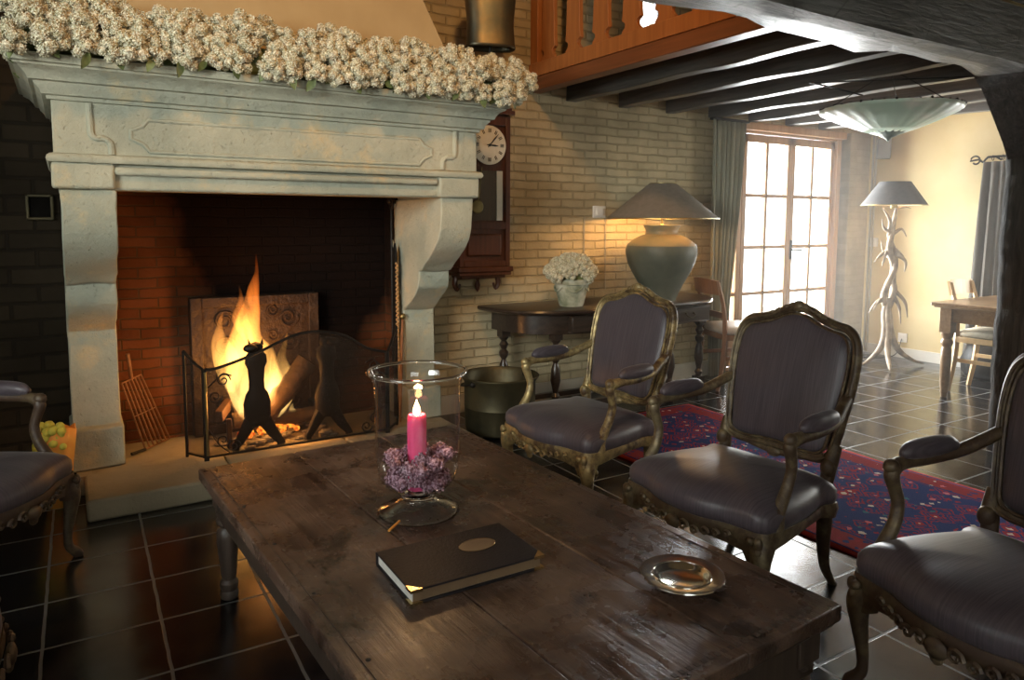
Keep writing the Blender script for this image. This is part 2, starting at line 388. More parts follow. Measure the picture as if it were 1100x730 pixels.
def glass_mat(name, tint=(1, 1, 1), ior=1.5, extra=0.0):
    m = bpy.data.materials.new(name); m.use_nodes = True; t = m.node_tree; t.nodes.remove(t.nodes['Principled BSDF'])
    tr = t.nodes.new('ShaderNodeBsdfTransparent'); tr.inputs[0].default_value = (*tint, 1)
    gl = t.nodes.new('ShaderNodeBsdfGlossy'); gl.inputs['Roughness'].default_value = .02
    fr = t.nodes.new('ShaderNodeLayerWeight'); pw_ = t.nodes.new('ShaderNodeMath'); pw_.operation = 'POWER'; pw_.inputs[1].default_value = 3.5; t.links.new(fr.outputs['Facing'], pw_.inputs[0])
    f0 = ((ior-1)/(ior+1))**2+extra
    ad = t.nodes.new('ShaderNodeMath'); ad.operation = 'MULTIPLY_ADD'; ad.inputs[1].default_value = 1-f0; ad.inputs[2].default_value = f0; t.links.new(pw_.outputs[0], ad.inputs[0])
    mx = t.nodes.new('ShaderNodeMixShader'); t.links.new(ad.outputs[0], mx.inputs[0]); t.links.new(tr.outputs[0], mx.inputs[1]); t.links.new(gl.outputs[0], mx.inputs[2])
    t.links.new(mx.outputs[0], t.nodes['Material Output'].inputs[0]); return m
m_glass = glass_mat('clear blown glass', (.95, .96, .97), 1.5, .05)
m_rglass = NT('solid clear glass'); m_rglass = m_rglass.fin((.95, .97, 1), .02, 0, None, Transmission_Weight=1., IOR=1.45)
m_pane = glass_mat('window pane', (.97, .98, .97), 1.35)
m_cglass = glass_mat('clock glass', (.8, .8, .8), 1.5, .04)
def rug_mat():
    t = NT('red and blue oriental rug'); L, W2, H2 = 1, .59, 1.41
    sep = t.n('ShaderNodeSeparateXYZ'); t.set(sep.inputs[0], t.obj())
    ax = t.math('ABSOLUTE', sep.outputs[0]); ay = t.math('ABSOLUTE', sep.outputs[1])
    cmb = t.n('ShaderNodeCombineXYZ'); t.set(cmb.inputs[0], ax); t.set(cmb.inputs[1], ay)
    nw = t.n('ShaderNodeTexNoise'); t.set(nw.inputs['Vector'], t.obj()); nw.inputs['Scale'].default_value = 30
    sc = t.n('ShaderNodeVectorMath'); sc.operation = 'SCALE'; t.set(sc.inputs[0], nw.outputs['Color']); sc.inputs['Scale'].default_value = .03
    ad = t.n('ShaderNodeVectorMath'); ad.operation = 'ADD'; t.set(ad.inputs[0], cmb.outputs[0]); t.set(ad.inputs[1], sc.outputs[0])
    def vor(scale, feat='F1'):
        x = t.n('ShaderNodeTexVoronoi'); x.feature = feat; x.distance = 'MANHATTAN' if feat == 'F1' else 'EUCLIDEAN'; t.set(x.inputs['Vector'], ad.outputs[0]); x.inputs['Scale'].default_value = scale; return x
    a = vor(9); b = vor(22)
    navy, red, ivory, teal, pink = (.016, .028, .12), (.28, .018, .032), (.60, .50, .42), (.03, .13, .17), (.55, .13, .16)
    s1 = t.n('ShaderNodeSeparateColor'); t.set(s1.inputs[0], b.outputs['Color'])
    base = t.ramp(a.outputs['Distance'], [(0, ivory), (.16, red), (.36, navy), (.5, red), (.58, navy), (.72, red), (.8, navy)], 'CONSTANT')
    small = t.ramp(s1.outputs[0], [(0, navy), (.35, red), (.6, navy), (.72, ivory), (.8, teal), (.9, pink)], 'CONSTANT')
    mask = t.ramp(b.outputs['Distance'], [(0, 1.), (.42, 0.)], 'CONSTANT')
    field = t.mix(mask, base, small)
    e = t.math('MINIMUM', t.math('SUBTRACT', W2, ax), t.math('SUBTRACT', H2, ay))
    border = t.mix(t.ramp(b.outputs['Distance'], [(0, 1.), (.4, 0.)], 'CONSTANT'), (.24, .02, .025), small)
    c = t.mix(t.ramp(e, [(0, 1.), (.17, 0.)], 'CONSTANT'), field, border)
    c = t.mix(t.ramp(e, [(0, 0.), (.022, 1.), (.035, 0.), (.15, 1.), (.165, 0.)], 'CONSTANT'), c, navy)
    c = t.mix(t.ramp(e, [(0, 1.), (.016, 0.)], 'CONSTANT'), c, (.40, .04, .035))
    return t.fin(c, .95, 0, t.bump(t.noise(300, 2), .6, .004), Specular_IOR_Level=.1)
m_rug = rug_mat()

# ================================================================ STRUCTURE
X0, X1, Y0, Y1, ZT = -2.2, 7.0, -2.6, 4.4, 4.6
struct(MB().box((X0-.2, Y0-.2, -.1), (X1+.2, Y1+1.2, 0)).build('floor', m_floor, smooth=0))
# back wall (thickness 4.4..4.65): brick left of fireplace coloured dark to paint in its shade, cream painted brick right, openings for firebox, garden door, upstairs window
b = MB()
b.box((X0-.2, Y1, 0), (.0, Y1+.25, ZT)); b.build('wall_back_left', m_shadebrick, smooth=0); struct(bpy.data.objects['wall_back_left'])
b = MB()
DX0, DX1, DZ = 4.93, 6.50, 2.16
b.box((1.9, Y1, 0), (DX0, Y1+.25, 2.2)); b.box((0.0, Y1, 2.0), (1.9, Y1+.25, 2.2)); b.box((0, Y1, 2.2), (3.85, Y1+.25, ZT))
b.box((3.85, Y1, 2.2), (4.2, Y1+.25, 2.75)); b.box((3.85, Y1, 3.7), (4.2, Y1+.25, ZT)); b.box((4.2, Y1, 2.2), (X1+.2, Y1+.25, ZT))
b.box((DX0, Y1, DZ), (DX1, Y1+.25, 2.2))
struct(b.build('wall_back', m_brick, smooth=0))
b = MB(); b.box((6.62, Y1-.02, 0), (X1-.06, Y1+.25, 2.2)); struct(b.build('wall_back_pier', m_pier, smooth=0))
b = MB(); b.box((DX1, Y1+.08, 0), (6.62, Y1+.25, 2.2)); b.box((6.614, Y1-.015, 0), (6.62, Y1+.24, 2.19)); struct(b.build('wall_back_reveal', m_pier, smooth=0))
# right wall with dining window opening
b = MB(); WY0, WY1, WZ0, WZ1 = .9, 3.0, .55, 1.85
b.box((X1, Y0, 0), (X1+.25, WY0, ZT)); b.box((X1, WY1, 0), (X1+.25, Y1+.3, ZT)); b.box((X1, WY0, 0), (X1+.25, WY1, WZ0)); b.box((X1, WY0, WZ1), (X1+.25, WY1, ZT))
struct(b.build('wall_right', m_yellow, smooth=0))
b = MB(); b.box((X1-.015, 0, 0), (X1, Y1-.02, .10)); struct(b.build('baseboard_right', m_white, smooth=0))
# front wall with window opening, left wall with window opening
b = MB(); b.box((X0, Y0-.25, 0), (-1.6, Y0, ZT)); b.box((.4, Y0-.25, 0), (X1, Y0, ZT)); b.box((-1.6, Y0-.25, 0), (.4, Y0, 1.1)); b.box((-1.6, Y0-.25, 2.7), (.4, Y0, ZT))
struct(b.build('wall_front', m_room, smooth=0))
b = MB(); b.box((X0-.25, Y0, 0), (X0, 0, ZT)); b.box((X0-.25, 1.8, 0), (X0, Y1, ZT)); b.box((X0-.25, 0, 0), (X0, 1.8, 1.2)); b.box((X0-.25, 0, 2.6), (X0, 1.8, ZT))
struct(b.build('wall_left', m_room, smooth=0))
struct(MB().box((X0-.2, Y0-.2, ZT), (X1+.2, Y1+.2, ZT+.1)).build('ceiling', m_room, smooth=0))
struct(MB().box((2.95, 2.1, 2.38), (X1, Y1, 2.42)).build('ceiling_mezzanine', m_board, smooth=0))
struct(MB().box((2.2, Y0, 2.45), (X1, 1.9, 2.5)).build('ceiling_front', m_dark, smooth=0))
def window(n, frame_boxes, pane_boxes, m=m_white):
    f = MB()
    for a, c in frame_boxes: f.box(a, c)
    o = struct(f.build('window_%d' % n, m, bevel=.004)); p = MB()
    for a, c in pane_boxes: p.box(a, c)
    q = p.build('pane', m_pane, o, smooth=0); q['kind'] = 'structure'
def grid(u0, u1, v0, v1, nu, nv, fr, bar, put, dep):
    out = [put(u0, v0, u0+fr, v1, dep), put(u1-fr, v0, u1, v1, dep), put(u0, v0, u1, v0+fr, dep), put(u0, v1-fr, u1, v1, dep)]
    for i in range(1, nu): c = u0+(u1-u0)*i/nu; out.append(put(c-bar/2, v0, c+bar/2, v1, dep*.7))
    for i in range(1, nv): c = v0+(v1-v0)*i/nv; out.append(put(u0, c-bar/2, u1, c+bar/2, dep*.7))
    return out
pX = lambda u0, v0, u1, v1, d: ((X1+.1-d/2, u0, v0), (X1+.1+d/2, u1, v1))
window(1, grid(WY0, WY1, WZ0, WZ1, 3, 2, .06, .03, pX, .06), [((X1+.098, WY0, WZ0), (X1+.102, WY1, WZ1))])
pY = lambda y: (lambda u0, v0, u1, v1, d: ((u0, y-d/2, v0), (u1, y+d/2, v1)))
window(2, grid(3.85, 4.2, 2.75, 3.7, 1, 2, .05, .03, pY(Y1+.12), .05), [((3.85, Y1+.118, 2.75), (4.2, Y1+.122, 3.7))])
window(3, grid(-1.6, .4, 1.1, 2.7, 3, 2, .06, .03, pY(Y0-.12), .05), [((-1.6, Y0-.122, 1.1), (.4, Y0-.118, 2.7))])
pX2 = lambda u0, v0, u1, v1, d: ((X0-.12-d/2, u0, v0), (X0-.12+d/2, u1, v1))
window(4, grid(0, 1.8, 1.2, 2.6, 3, 2, .06, .03, pX2, .05), [((X0-.122, 0, 1.2), (X0-.118, 1.8, 2.6))])

# garden door: fixed frame plus three glazed leaves
yd = Y1+.06
f = MB(); f.box((DX0, yd-.05, 0), (DX0+.05, yd+.05, DZ)); f.box((DX1-.06, yd-.06, 0), (DX1, yd+.05, DZ)); f.box((DX0, yd-.05, DZ-.05), (DX1, yd+.05, DZ)); f.box((DX0, yd-.05, 0), (DX1, yd+.05, .03))
f.box((DX0, Y1-.04, DZ-.03), (DX1+.02, Y1+.02, DZ+.035))
df = struct(f.build('door_1', m_frame, bevel=.004))
def leaf(x0, x1, cols, hand=False):
    l = MB(); z0, z1 = .035, DZ-.055; st = .05
    l.box((x0, yd-.025, z0), (x0+st, yd+.025, z1)); l.box((x1-st, yd-.025, z0), (x1, yd+.025, z1)); l.box((x0, yd-.025, z1-.07), (x1, yd+.025, z1)); l.box((x0, yd-.025, z0), (x1, yd+.025, z0+.24))
    for i in range(1, cols): c = x0+st+(x1-x0-2*st)*i/cols; l.box((c-.016, yd-.018, z0), (c+.016, yd+.018, z1))
    for zb in (.68, 1.10, 1.565): l.box((x0, yd-.018, zb-.016), (x1, yd+.018, zb+.016))
    o = l.build('door_leaf', m_frame, df, bevel=.003); o['kind'] = 'structure'
    p = MB().box((x0+.02, yd-.002, z0+.1), (x1-.02, yd+.002, z1-.02)).build('pane', m_pane, o, smooth=0); p['kind'] = 'structure'
    if hand:
        h = MB(); h.box((x0+.015, yd-.035, .98), (x0+.04, yd-.025, 1.16)); h.tube([(x0+.028, yd-.03, 1.07), (x0+.028, yd-.07, 1.07), (x0+.13, yd-.075, 1.065)], .007)
        q = h.build('door_handle', m_iron, o); q['kind'] = 'structure'
leaf(DX0+.05, 5.14, 1); leaf(5.145, 5.80, 2); leaf(5.805, 6.44, 2, True)
# low outside terrace so the place continues beyond the glass
struct(MB().box((2.5, Y1+.3, -.12), (9.5, 9, -.02)).build('ground_terrace', m_sock, smooth=0))
b = MB(); b.box((2.1, Y1-.02, 0), (DX0, Y1, .13)); struct(b.build('baseboard_back', m_sock, smooth=0))

# ================================================================ MEZZANINE AND BEAMS
xs = [3.19+.49*i for i in range(8)]
ordn = ['first', 'second', 'third', 'fourth', 'fifth', 'sixth', 'seventh']
for i, x in enumerate(xs[:7]):
    j = MB(); n = 14; rings = []
    for k in range(n+1):
        y = 2.16+(Y1-2.16)*k/n; o = .006*math.sin(k*1.7+i*2); dz = .006*math.sin(k*1.1+i)
        zt = 2.38
        rings.append([(x-.005+o, y, 2.20+dz), (x+.085+o, y, 2.20+dz*.5), (x+.085, y, zt), (x-.005, y, zt)])
    j.loft(rings)
    tag(j.build('ceiling_joist', m_joist, bevel=.006), '%s old grey ceiling joist counted from the wooden railing, under the mezzanine boards' % ordn[i], 'beam', 'ceiling joists under the mezzanine')
# wide weathered beam of dark glossy wood
bb = MB(); rings = []
for k in range(31):
    x = .4+(6.95-.4)*k/30; q = .014*math.sin(k*.9)+.01*math.sin(k*2.3)
    rings.append([(x, 1.90+q, 2.155+q*.6), (x, 1.96+q, 2.135), (x, 2.13-q, 2.15+q), (x, 2.185-q*.5, 2.19), (x, 2.18, 2.44), (x, 1.91, 2.44)])
bb.loft(rings)
tag(bb.build('main_beam', m_beam, smooth=50), 'wide weathered dark oak beam crossing the room under the ceiling', 'beam')
# post with irregular edge and its curved brace
pp = MB(); rings = []
for k in range(25):
    z = 2.15*k/24; q = .010*math.sin(k*.8)+.008*math.sin(k*2.1+1)
    rings.append([(4.82+q, 1.90, z), (5.08, 1.88-q, z), (5.10, 2.14, z), (4.83+q, 2.185, z), (4.81+q, 2.15, z)])
pp.loft(rings)
tag(pp.build('wooden_post', m_post, smooth=45), 'thick dark oak post standing on the tiles at the right edge', 'post')
br = MB(); rings = []
for x, z in ((4.30, 2.165), (4.38, 2.13), (4.47, 2.07), (4.585, 1.955), (4.735, 1.80), (4.815, 1.70)):
    k_ = (2.17-z)/.48
    rings.append([(x+.02, 1.93, z+.03), (x+.05+.2*(1-k_), 1.93, min(2.16, z+.2)), (x+.05+.2*(1-k_), 2.16, min(2.16, z+.2)), (x, 2.165, z)])
br.loft(rings)
tag(br.build('curved_brace', m_post, smooth=45), 'dark curved timber brace between the main beam and the post', 'brace')
# mezzanine rim
f = MB(); f.box((2.85, 2.18, 2.235), (2.95, Y1, 2.325)); tag(f.build('fascia_board', m_fascia, bevel=.006), 'red-brown fascia board along the edge of the mezzanine floor', 'board')
rail = thing('mezzanine_railing', 'orange-brown pine railing of sawn flat boards along the mezzanine edge', 'railing', (2.9, 3.3, 2.33))
MB().box((-.045, -1.12, 0), (.03, 1.1, .095)).build('bottom_rail', m_rail, rail, bevel=.004)
MB().box((-.045, -1.12, .93), (.04, 1.1, .99)).build('handrail', m_rail, rail, bevel=.006)
prof = [(.09, .078), (.115, .08), (.135, .058), (.15, .05), (.165, .056), (.18, .082), (.22, .076), (.3, .072), (.52, .066), (.66, .072), (.74, .08), (.80, .06), (.86, .078), (.935, .078)]
first = None
for i in range(8):
    yc = 4.21-.285*i-3.3
    if i == 0:
        poly = [(-.015, -wd, z) for z, wd in prof]+[(-.015, wd, z) for z, wd in reversed(prof)]
        first = MB().prism(poly, (.03, 0, 0)).build('baluster_board', m_rail, rail, bevel=.003, loc=(0, yc, 0))
    else:
        c = first.copy(); C.objects.link(c); c.parent = rail; c.location = (0, yc, 0)
MB().box((-.04, 1.0, 0), (.03, 1.09, .99)).build('newel_post', m_rail, rail, bevel=.004)
for i in range(8):
    pass
# upstairs brass floor lamp seen between the boards
q = thing('brass_pole', 'slender twisted brass pole upstairs, seen between the railing boards', 'pole', (4.0, 3.6, 2.42))
MB().lathe([(.12, 0), (.12, .015), (.03, .03)]).build('base', m_brass, q)
MB().lathe([(.014+.006*math.sin(k*1.3), .03+k*.03) for k in range(40)], n=12).build('pole', m_brass, q)

# ================================================================ FIREPLACE
fp = thing('stone_fireplace', 'massive pale carved limestone fireplace with a projecting mantel shelf and plaster hood', 'fireplace', (1.0, 4.0, 0))
def W(mb):  # world coordinates -> fireplace-local
    for v in mb.v: v -= Vector((1.0, 4.0, 0))
    return mb
FL, FR, FY = -.02, 1.98, 3.58
jp = [(1.45, 3.60), (1.36, 3.60), (1.28, 3.61), (1.22, 3.635), (1.16, 3.69), (1.11, 3.76), (1.07, 3.83), (1.03, 3.875), (1.025, 3.90), (.98, 3.895), (.93, 3.905), (.89, 3.945), (.855, 3.995), (.82, 4.05), (.79, 4.10), (.775, 4.125), (.70, 4.115), (.30, 4.095), (.295, 4.06), (.10, 4.05)]
def rough(mb, amp, sc):
    for v in mb.v: v += Vector(noise.noise_vector(v*sc))*amp
    return mb
def subdiv_prism(poly_yz, x0, x1, nx=6):
    mb = MB(); rings = []
    for i in range(nx+1):
        x = x0+(x1-x0)*i/nx; rings.append([(x, y, z) for z, y in poly_yz])
    return mb.loft(rings)
def dens(p, n=3):
    out = []
    for i in range(len(p)-1):
        for k in range(n):
            t = k/n; out.append((p[i][0]+(p[i+1][0]-p[i][0])*t, p[i][1]+(p[i+1][1]-p[i][1])*t))
    out.append(p[-1]); return out
for (xa, xb) in ((-.005, .205), (1.765, 1.965)):
    poly = dens(jp)+[(.10, 4.4), (1.45, 4.4)]
    mb = rough(subdiv_prism(poly, xa, xb), .007, 9)
    W(mb).build('jamb', m_stone, fp, smooth=40, bevel=.006)
    W(rough(MB().box((xa-.012, 4.03, .098), (xb+.012, 4.4, .30)), .006, 9)).build('jamb_base', m_stone, fp, bevel=.01)
# lintel, frieze
mb = MB(); mb.box((FL+.01, FY+.02, 1.45), (FR-.01, FY+.17, 1.565)); mb.box((FL+.01, FY+.17, 1.45), (.18, 4.4, 1.565)); mb.box((1.79, FY+.17, 1.45), (FR-.01, 4.4, 1.565))
W(mb).build('lintel', m_stone, fp, bevel=.012)
for xa, xb in ((FL-.012, .20), (1.745, FR+.012)): W(rough(MB().box((xa, FY-.012, 1.452), (xb, FY+.06, 1.562)), .003, 12)).build('end_block', m_stone, fp, bevel=.012)
def ringloft(prof, x0, x1, y0):
    rr = []
    for o, z in prof: rr.append([(x0-o, y0-o, z), (x1+o, y0-o, z), (x1+o, 4.4, z), (x0-o, 4.4, z)])
    return MB().loft(rr)
W(ringloft([(0, 1.56), (.02, 1.562), (.028, 1.575), (.024, 1.588), (.014, 1.596), (0, 1.60)], FL, FR, FY)).build('string_course', m_stone, fp, smooth=50)
W(MB().box((.20, FY-.012, 1.515), (1.74, FY+.04, 1.55))).build('lintel_moulding', m_stone, fp, bevel=.012)
mb = MB().box((FL, FY, 1.595), (FR, FY+.16, 1.815)); mb.box((FL, FY+.16, 1.595), (.16, 4.4, 1.815)); mb.box((1.8, FY+.16, 1.595), (FR, 4.4, 1.815))
W(mb).build('frieze', m_stone, fp, bevel=.006)
# raised panel with ogee ends
def ogee(xc, s):
    return [(xc+s*.07, 1.755), (xc+s*.055, 1.74), (xc+s*.045, 1.725), (xc+s*.02, 1.715), (xc, 1.708), (xc, 1.672), (xc+s*.02, 1.664), (xc+s*.045, 1.652), (xc+s*.06, 1.635), (xc+s*.07, 1.620)]
outl = ogee(.27, 1)+list(reversed(ogee(1.70, -1)))
mb = MB(); mb.tube([(x, FY, z) for x, z in outl], .010, closed=True, upv=(0, 1, 0)); mb.prism([(x, FY+.001, z) for x, z in outl], (0, -.006, 0))
W(mb).build('carved_panel', m_stone, fp, bevel=.003)
for s, xc in ((1, .115), (-1, 1.845)):
    mb = MB()
    mb.tube(spl([(xc, FY, 1.81), (xc+s*.002, FY, 1.73), (xc+s*.004, FY, 1.685), (xc+s*.02, FY, 1.668), (xc+s*.055, FY, 1.665), (xc+s*.075, FY, 1.645), (xc+s*.078, FY, 1.60)], 4), .013, upv=(0, 1, 0))
    W(mb).build('block_moulding', m_stone, fp)
# cornice
cp = [(0, 1.812), (.012, 1.814), (.014, 1.828), (.030, 1.832), (.036, 1.850), (.052, 1.868), (.055, 1.878), (.072, 1.882), (.078, 1.898), (.095, 1.918), (.118, 1.930), (.120, 1.938), (.135, 1.941), (.137, 1.972), (.130, 1.976)]
W(rough(ringloft(cp, FL, FR, FY), .003, 6)).build('mantel_shelf', m_stone, fp, smooth=30)
# hood
hd = MB(); rr = []
for z, xa, xb, y in ((1.97, .03, 1.975, 3.68), (2.3, .16, 1.85, 3.73), (3.2, .56, 1.45, 3.88), (3.5, .62, 1.40, 3.9), (4.59, .62, 1.40, 3.9)):
    rr.append([(xa, y, z), (xb, y, z), (xb, 4.4, z), (xa, 4.4, z)])
W(hd.loft(rr)).build('chimney_hood', m_hood, fp)
# hearth slabs and firebox
W(rough(MB().box((.03, 3.57, .0), (.66, 3.95, .10)), .004, 12)).build('hearth_slab', m_hearth, fp, bevel=.012)
W(rough(MB().box((.665, 3.57, .0), (1.30, 3.95, .10)), .004, 12)).build('hearth_slab', m_hearth, fp, bevel=.012)
W(rough(MB().box((1.305, 3.57, .0), (1.97, 3.95, .10)), .004, 12)).build('hearth_slab', m_hearth, fp, bevel=.012)
mb = MB(); mb.box((.0, 3.955, 0), (1.97, 4.45, .095))
W(mb).build('hearth_floor', m_hearth, fp, bevel=.004)
mb = MB(); mb.box((.0, 4.42, 0), (1.97, 4.6, 2.0)); mb.box((.12, 4.2, .095), (.205, 4.44, 1.9)); mb.box((1.765, 4.26, .095), (1.85, 4.44, 1.9))
W(mb).build('firebox', m_firebrick, fp, smooth=0)
# fireback: framed cast relief plate
fb = MB(); fb.box((.60, 4.36, .12), (1.28, 4.42, .86)); W(fb).build('fireback', m_fbk, fp, bevel=.01)
fr_ = MB()
for a, c in (((.58, 4.335, .10), (.64, 4.42, .89)), ((1.24, 4.335, .10), (1.30, 4.42, .89)), ((.6405, 4.337, .83), (1.2395, 4.42, .888)), ((.6405, 4.337, .10), (1.2395, 4.42, .16))): fr_.box(a, c)
W(fr_).build('fireback_frame', m_fbk, fp, bevel=.004)
rl = MB()
def scroll(cx, cz, r, d, y, turns=1.6, w0=.008):
    pts = []
    for k in range(22):
        t = k/21; a = d*turns*2*PI*t; rr = r*(1-.82*t); pts.append((cx+rr*math.cos(a), y, cz+rr*math.sin(a)))
    return pts
for sx in (.76, 1.12):
    for sz in (.25, .42, .60, .75):
        rl.tube(scroll(sx, sz, .06, 1 if sx < 1 else -1, 4.355), [.010, .006], n=6); rl.tube(scroll(sx+.09*(1 if sx < 1 else -1), sz+.05, .04, -1, 4.355), [.008, .005], n=6)
rl.ball((.94, 4.36, .50), .09, sc=(.8, .3, 1.3))
W(rl).build('fireback_relief', m_fbk, fp)

# ================================================================ GARLAND
def head_mesh(seed, r, nf=260, fs=.075):
    random.seed(seed); mb = MB(); lumps = []
    for i in range(11):
        a = 2.4*i; zc = 1-(i/11)*1.5; rr = math.sqrt(max(0, 1-zc*zc)); lumps.append(Vector((rr*math.cos(a), rr*math.sin(a), zc))*r*.72)
    mb.ball((0, 0, -.15*r), r*.62, n=8, m=6)
    for i, L in enumerate(lumps):
        lr = r*random.uniform(.30, .40); mb.ball(L, lr*.93, n=7, m=5)
        for k in range(nf//10*2):
            t = random.uniform(-.35, 1); a = random.uniform(0, 2*PI); q = math.sqrt(1-t*t)
            nrm = L.normalized(); o = nrm.orthogonal().normalized(); p = nrm.cross(o)
            pos = L+(nrm*t+o*q*math.cos(a)+p*q*math.sin(a))*lr
            mb.ball(pos, r*random.uniform(.045, fs), n=4, m=3)
    return mb
gar = thing('flower_garland', 'long garland of dried cream blossoms lying along the mantel shelf', 'garland', (1.0, 3.5, 1.976))
protos = []
rnd = random.Random(3)
count = 0
def place_head(x, y, z, s, idx):
    global count
    if len(protos) < 4:
        o = head_mesh(len(protos)+11, .064).build('flower_head', m_flower, gar, smooth=60); protos.append(o)
    else:
        o = protos[idx % 4].copy(); C.objects.link(o); o.parent = gar
    o.location = (x, y, z); o.scale = (s, s, s)
    d = Vector((rnd.uniform(-.3, .3), -1 if y < .02 else -.2, rnd.uniform(-.2, .9)))
    o.rotation_euler = d.to_track_quat('Z', 'Y').to_euler(); o.rotation_euler.rotate_axis('Z', rnd.uniform(0, 6)); count += 1
N = 23
for i in range(N):
    x = -1.13+2.27*i/(N-1)
    for row, (yy, zz) in enumerate(((-.11, .03), (-.085, .115), (-.04, .185), (.05, .215))):
        if row == 3 and i % 3: continue
        place_head(x+rnd.uniform(-.03, .03)+(.045 if row % 2 else 0), yy+rnd.uniform(-.015, .015), zz+rnd.uniform(-.018, .018), rnd.uniform(.85, 1.18), rnd.randrange(4))
for i in range(8):   # returns at both ends
    s = -1 if i < 4 else 1; place_head(s*1.13, .05+.09*(i % 4), .05+.05*(i % 2), 1.05, i)
back = MB(); back.tube([(-1.1, .02, .07), (1.1, .02, .07)], .065, n=10); back.build('moss_core', m_leaf, gar)
lf = None
def leaf_mesh():
    mb = MB(); vs = []; fs = []
    for k in range(7):
        t = k/6; wdt = .018*math.sin(PI*min(1, t*.93+.05)); y = .07*t; zz = -.02*t*t
        vs += [(-wdt, y, zz), (0, y, zz-.004), (wdt, y, zz)]
    for k in range(6):
        a = k*3; fs += [(a, a+1, a+4, a+3), (a+1, a+2, a+5, a+4)]
    n0 = len(vs); vs += [(v[0], v[1], v[2]-.0015) for v in vs]; fs += [tuple(i+n0 for i in f[::-1]) for f in fs]
    return mb.add(vs, fs)
for i in range(26):
    if lf is None: lf = o = leaf_mesh().build('leaf', m_leaf, gar)
    else: o = lf.copy(); C.objects.link(o); o.parent = gar
    if i < 21: o.location = (-1.1+2.2*(i+rnd.uniform(-.3, .3))/20, -.125, .01+rnd.uniform(-.01, .02)); o.rotation_euler = (rnd.uniform(-2.2, -1.2), rnd.uniform(-.6, .6), rnd.uniform(2.4, 3.9))
    else: o.location = (-1.15, .0+.06*(i-21), -.0); o.rotation_euler = (-1.9, rnd.uniform(-.5, .5), rnd.uniform(.6, 2.6)); 
    s = rnd.uniform(.7, 1.1); o.scale = (s, s, s)

# ================================================================ FIREPLACE FURNITURE
# folding screen
fs_ = thing('fire_screen', 'folding black iron fire screen with arched mesh centre panel on the hearth', 'fire screen', (1.06, 3.87, .1))
def mesh_mat():
    t = NT('fine wire mesh'); m = t.m; n = t.t; tr = t.n('ShaderNodeBsdfTransparent'); mx = t.n('ShaderNodeMixShader'); mx.inputs[0].default_value = .38
    t.fin((.03, .018, .01), .6, .3); n.links.new(tr.outputs[0], mx.inputs[1]); n.links.new(t.b.outputs[0], mx.inputs[2]); n.links.new(mx.outputs[0], t.out.inputs[0]); return m
m_mesh = mesh_mat()
def screen_panel(p0, p1, tops, name):
    # tops: list of (t, z) along the top edge
    P0, P1 = Vector(p0), Vector(p1); path = [P0+Vector((0, 0, .02))]
    top = spl([(t, 0, z) for t, z in tops], 5); tp = []
    for v in top: tp.append(P0+(P1-P0)*v.x+Vector((0, 0, v.z)))
    fr = MB(); fr.tube([P0, tp[0]], .008, n=6); fr.tube([P1, tp[-1]], .008, n=6); fr.tube(tp, .008, n=6); fr.tube([P0+Vector((0, 0, .02)), P1+Vector((0, 0, .02))], .006, n=6)
    o = fr.build(name, m_iron, fs_)
    ms = MB(); nrm = (P1-P0).cross(Vector((0, 0, 1))).normalized()*.0015
    ms.prism([P0+Vector((0, 0, .02))]+tp+[P1+Vector((0, 0, .02))], nrm); ms.build('wire_mesh', m_mesh, o, smooth=0)
    return o
cpn = screen_panel((-.485, 0, 0), (.485, 0, 0), [(0, .475), (.06, .475), (.25, .53), (.5, .62), (.72, .60), (.88, .51), (1, .475)], 'centre_panel')
screen_panel((-.495, .0, 0), (-.565, .13, 0), [(0, .475), (.4, .50), (1, .555)], 'side_panel')
screen_panel((.495, 0, 0), (.60, .12, 0), [(0, .475), (.4, .52), (1, .60)], 'side_panel')
sc_ = MB()
for cx, cz, d in ()+((-.40, .41, 1), (-.44, .33, -1), (-.41, .10, -1), (-.36, .06, 1), (.41, .41, -1), (.44, .33, 1), (.41, .10, 1), (.36, .06, -1)):
    MB().tube(scroll(cx, cz, .035, d, -.006, 1.5), .0035, n=5).build('scroll', m_iron, cpn)
for s in (-1, 1):
    MB().tube(spl([(s*.475, -.006, .38), (s*.43, -.006, .42), (s*.40, -.006, .445), (s*.36, -.006, .43)], 4), .0035, n=5).build('scroll_stem', m_iron, cpn)
    MB().tube(spl([(s*.475, -.006, .16), (s*.43, -.006, .08), (s*.38, -.006, .03)], 4), .0035, n=5).build('scroll_stem', m_iron, cpn)
MB().tube([(-.487, -.012, .03), (-.487, -.012, .46)], .006, n=6).build('hinge_rod', m_brass, fs_)
# andirons (animal-shaped heads)
def andiron(x, label, flip):
    a = thing('andiron', label, 'andiron', (x, 3.99, .1), 0, 'pair of iron andirons')
    mb = MB()
    mb.lathe([(.05, .12), (.07, .17), (.072, .24), (.06, .29), (.042, .32), (.040, .36), (.045, .43), (.058, .46), (.055, .50), (.035, .525), (.04, .545), (.034, .565), (.0, .575)], n=14, sy=.7)
    mb.ball((-.03*flip, -.02, .545), .03, sc=(1.3, 1, .8)); 
    for s in (-1, 1): mb.add([(s*.03-.008, 0, .56), (s*.03+.012, 0, .555), (s*.03+.004, .012, .56), (s*.038, 0, .595)], [(0, 1, 2), (0, 1, 3), (1, 2, 3), (2, 0, 3)])
    mb.build('standing_figure', m_iron, a)
    lg = MB()
    for s in (-1, 1): lg.tube(spl([(0, 0, .20), (s*.05, 0, .12), (s*.085, 0, .06), (s*.115, -.01, .02), (s*.12, -.015, 0)], 5), [.05, .035, .028, .02, .022], n=8, flat=.7)
    lg.build('arched_feet', m_iron, a)
    MB().box((-.015, .02, .12), (.015, .34, .15)).box((-.013, .31, 0), (.013, .34, .13)).build('log_bar', m_iron, a, bevel=.003)
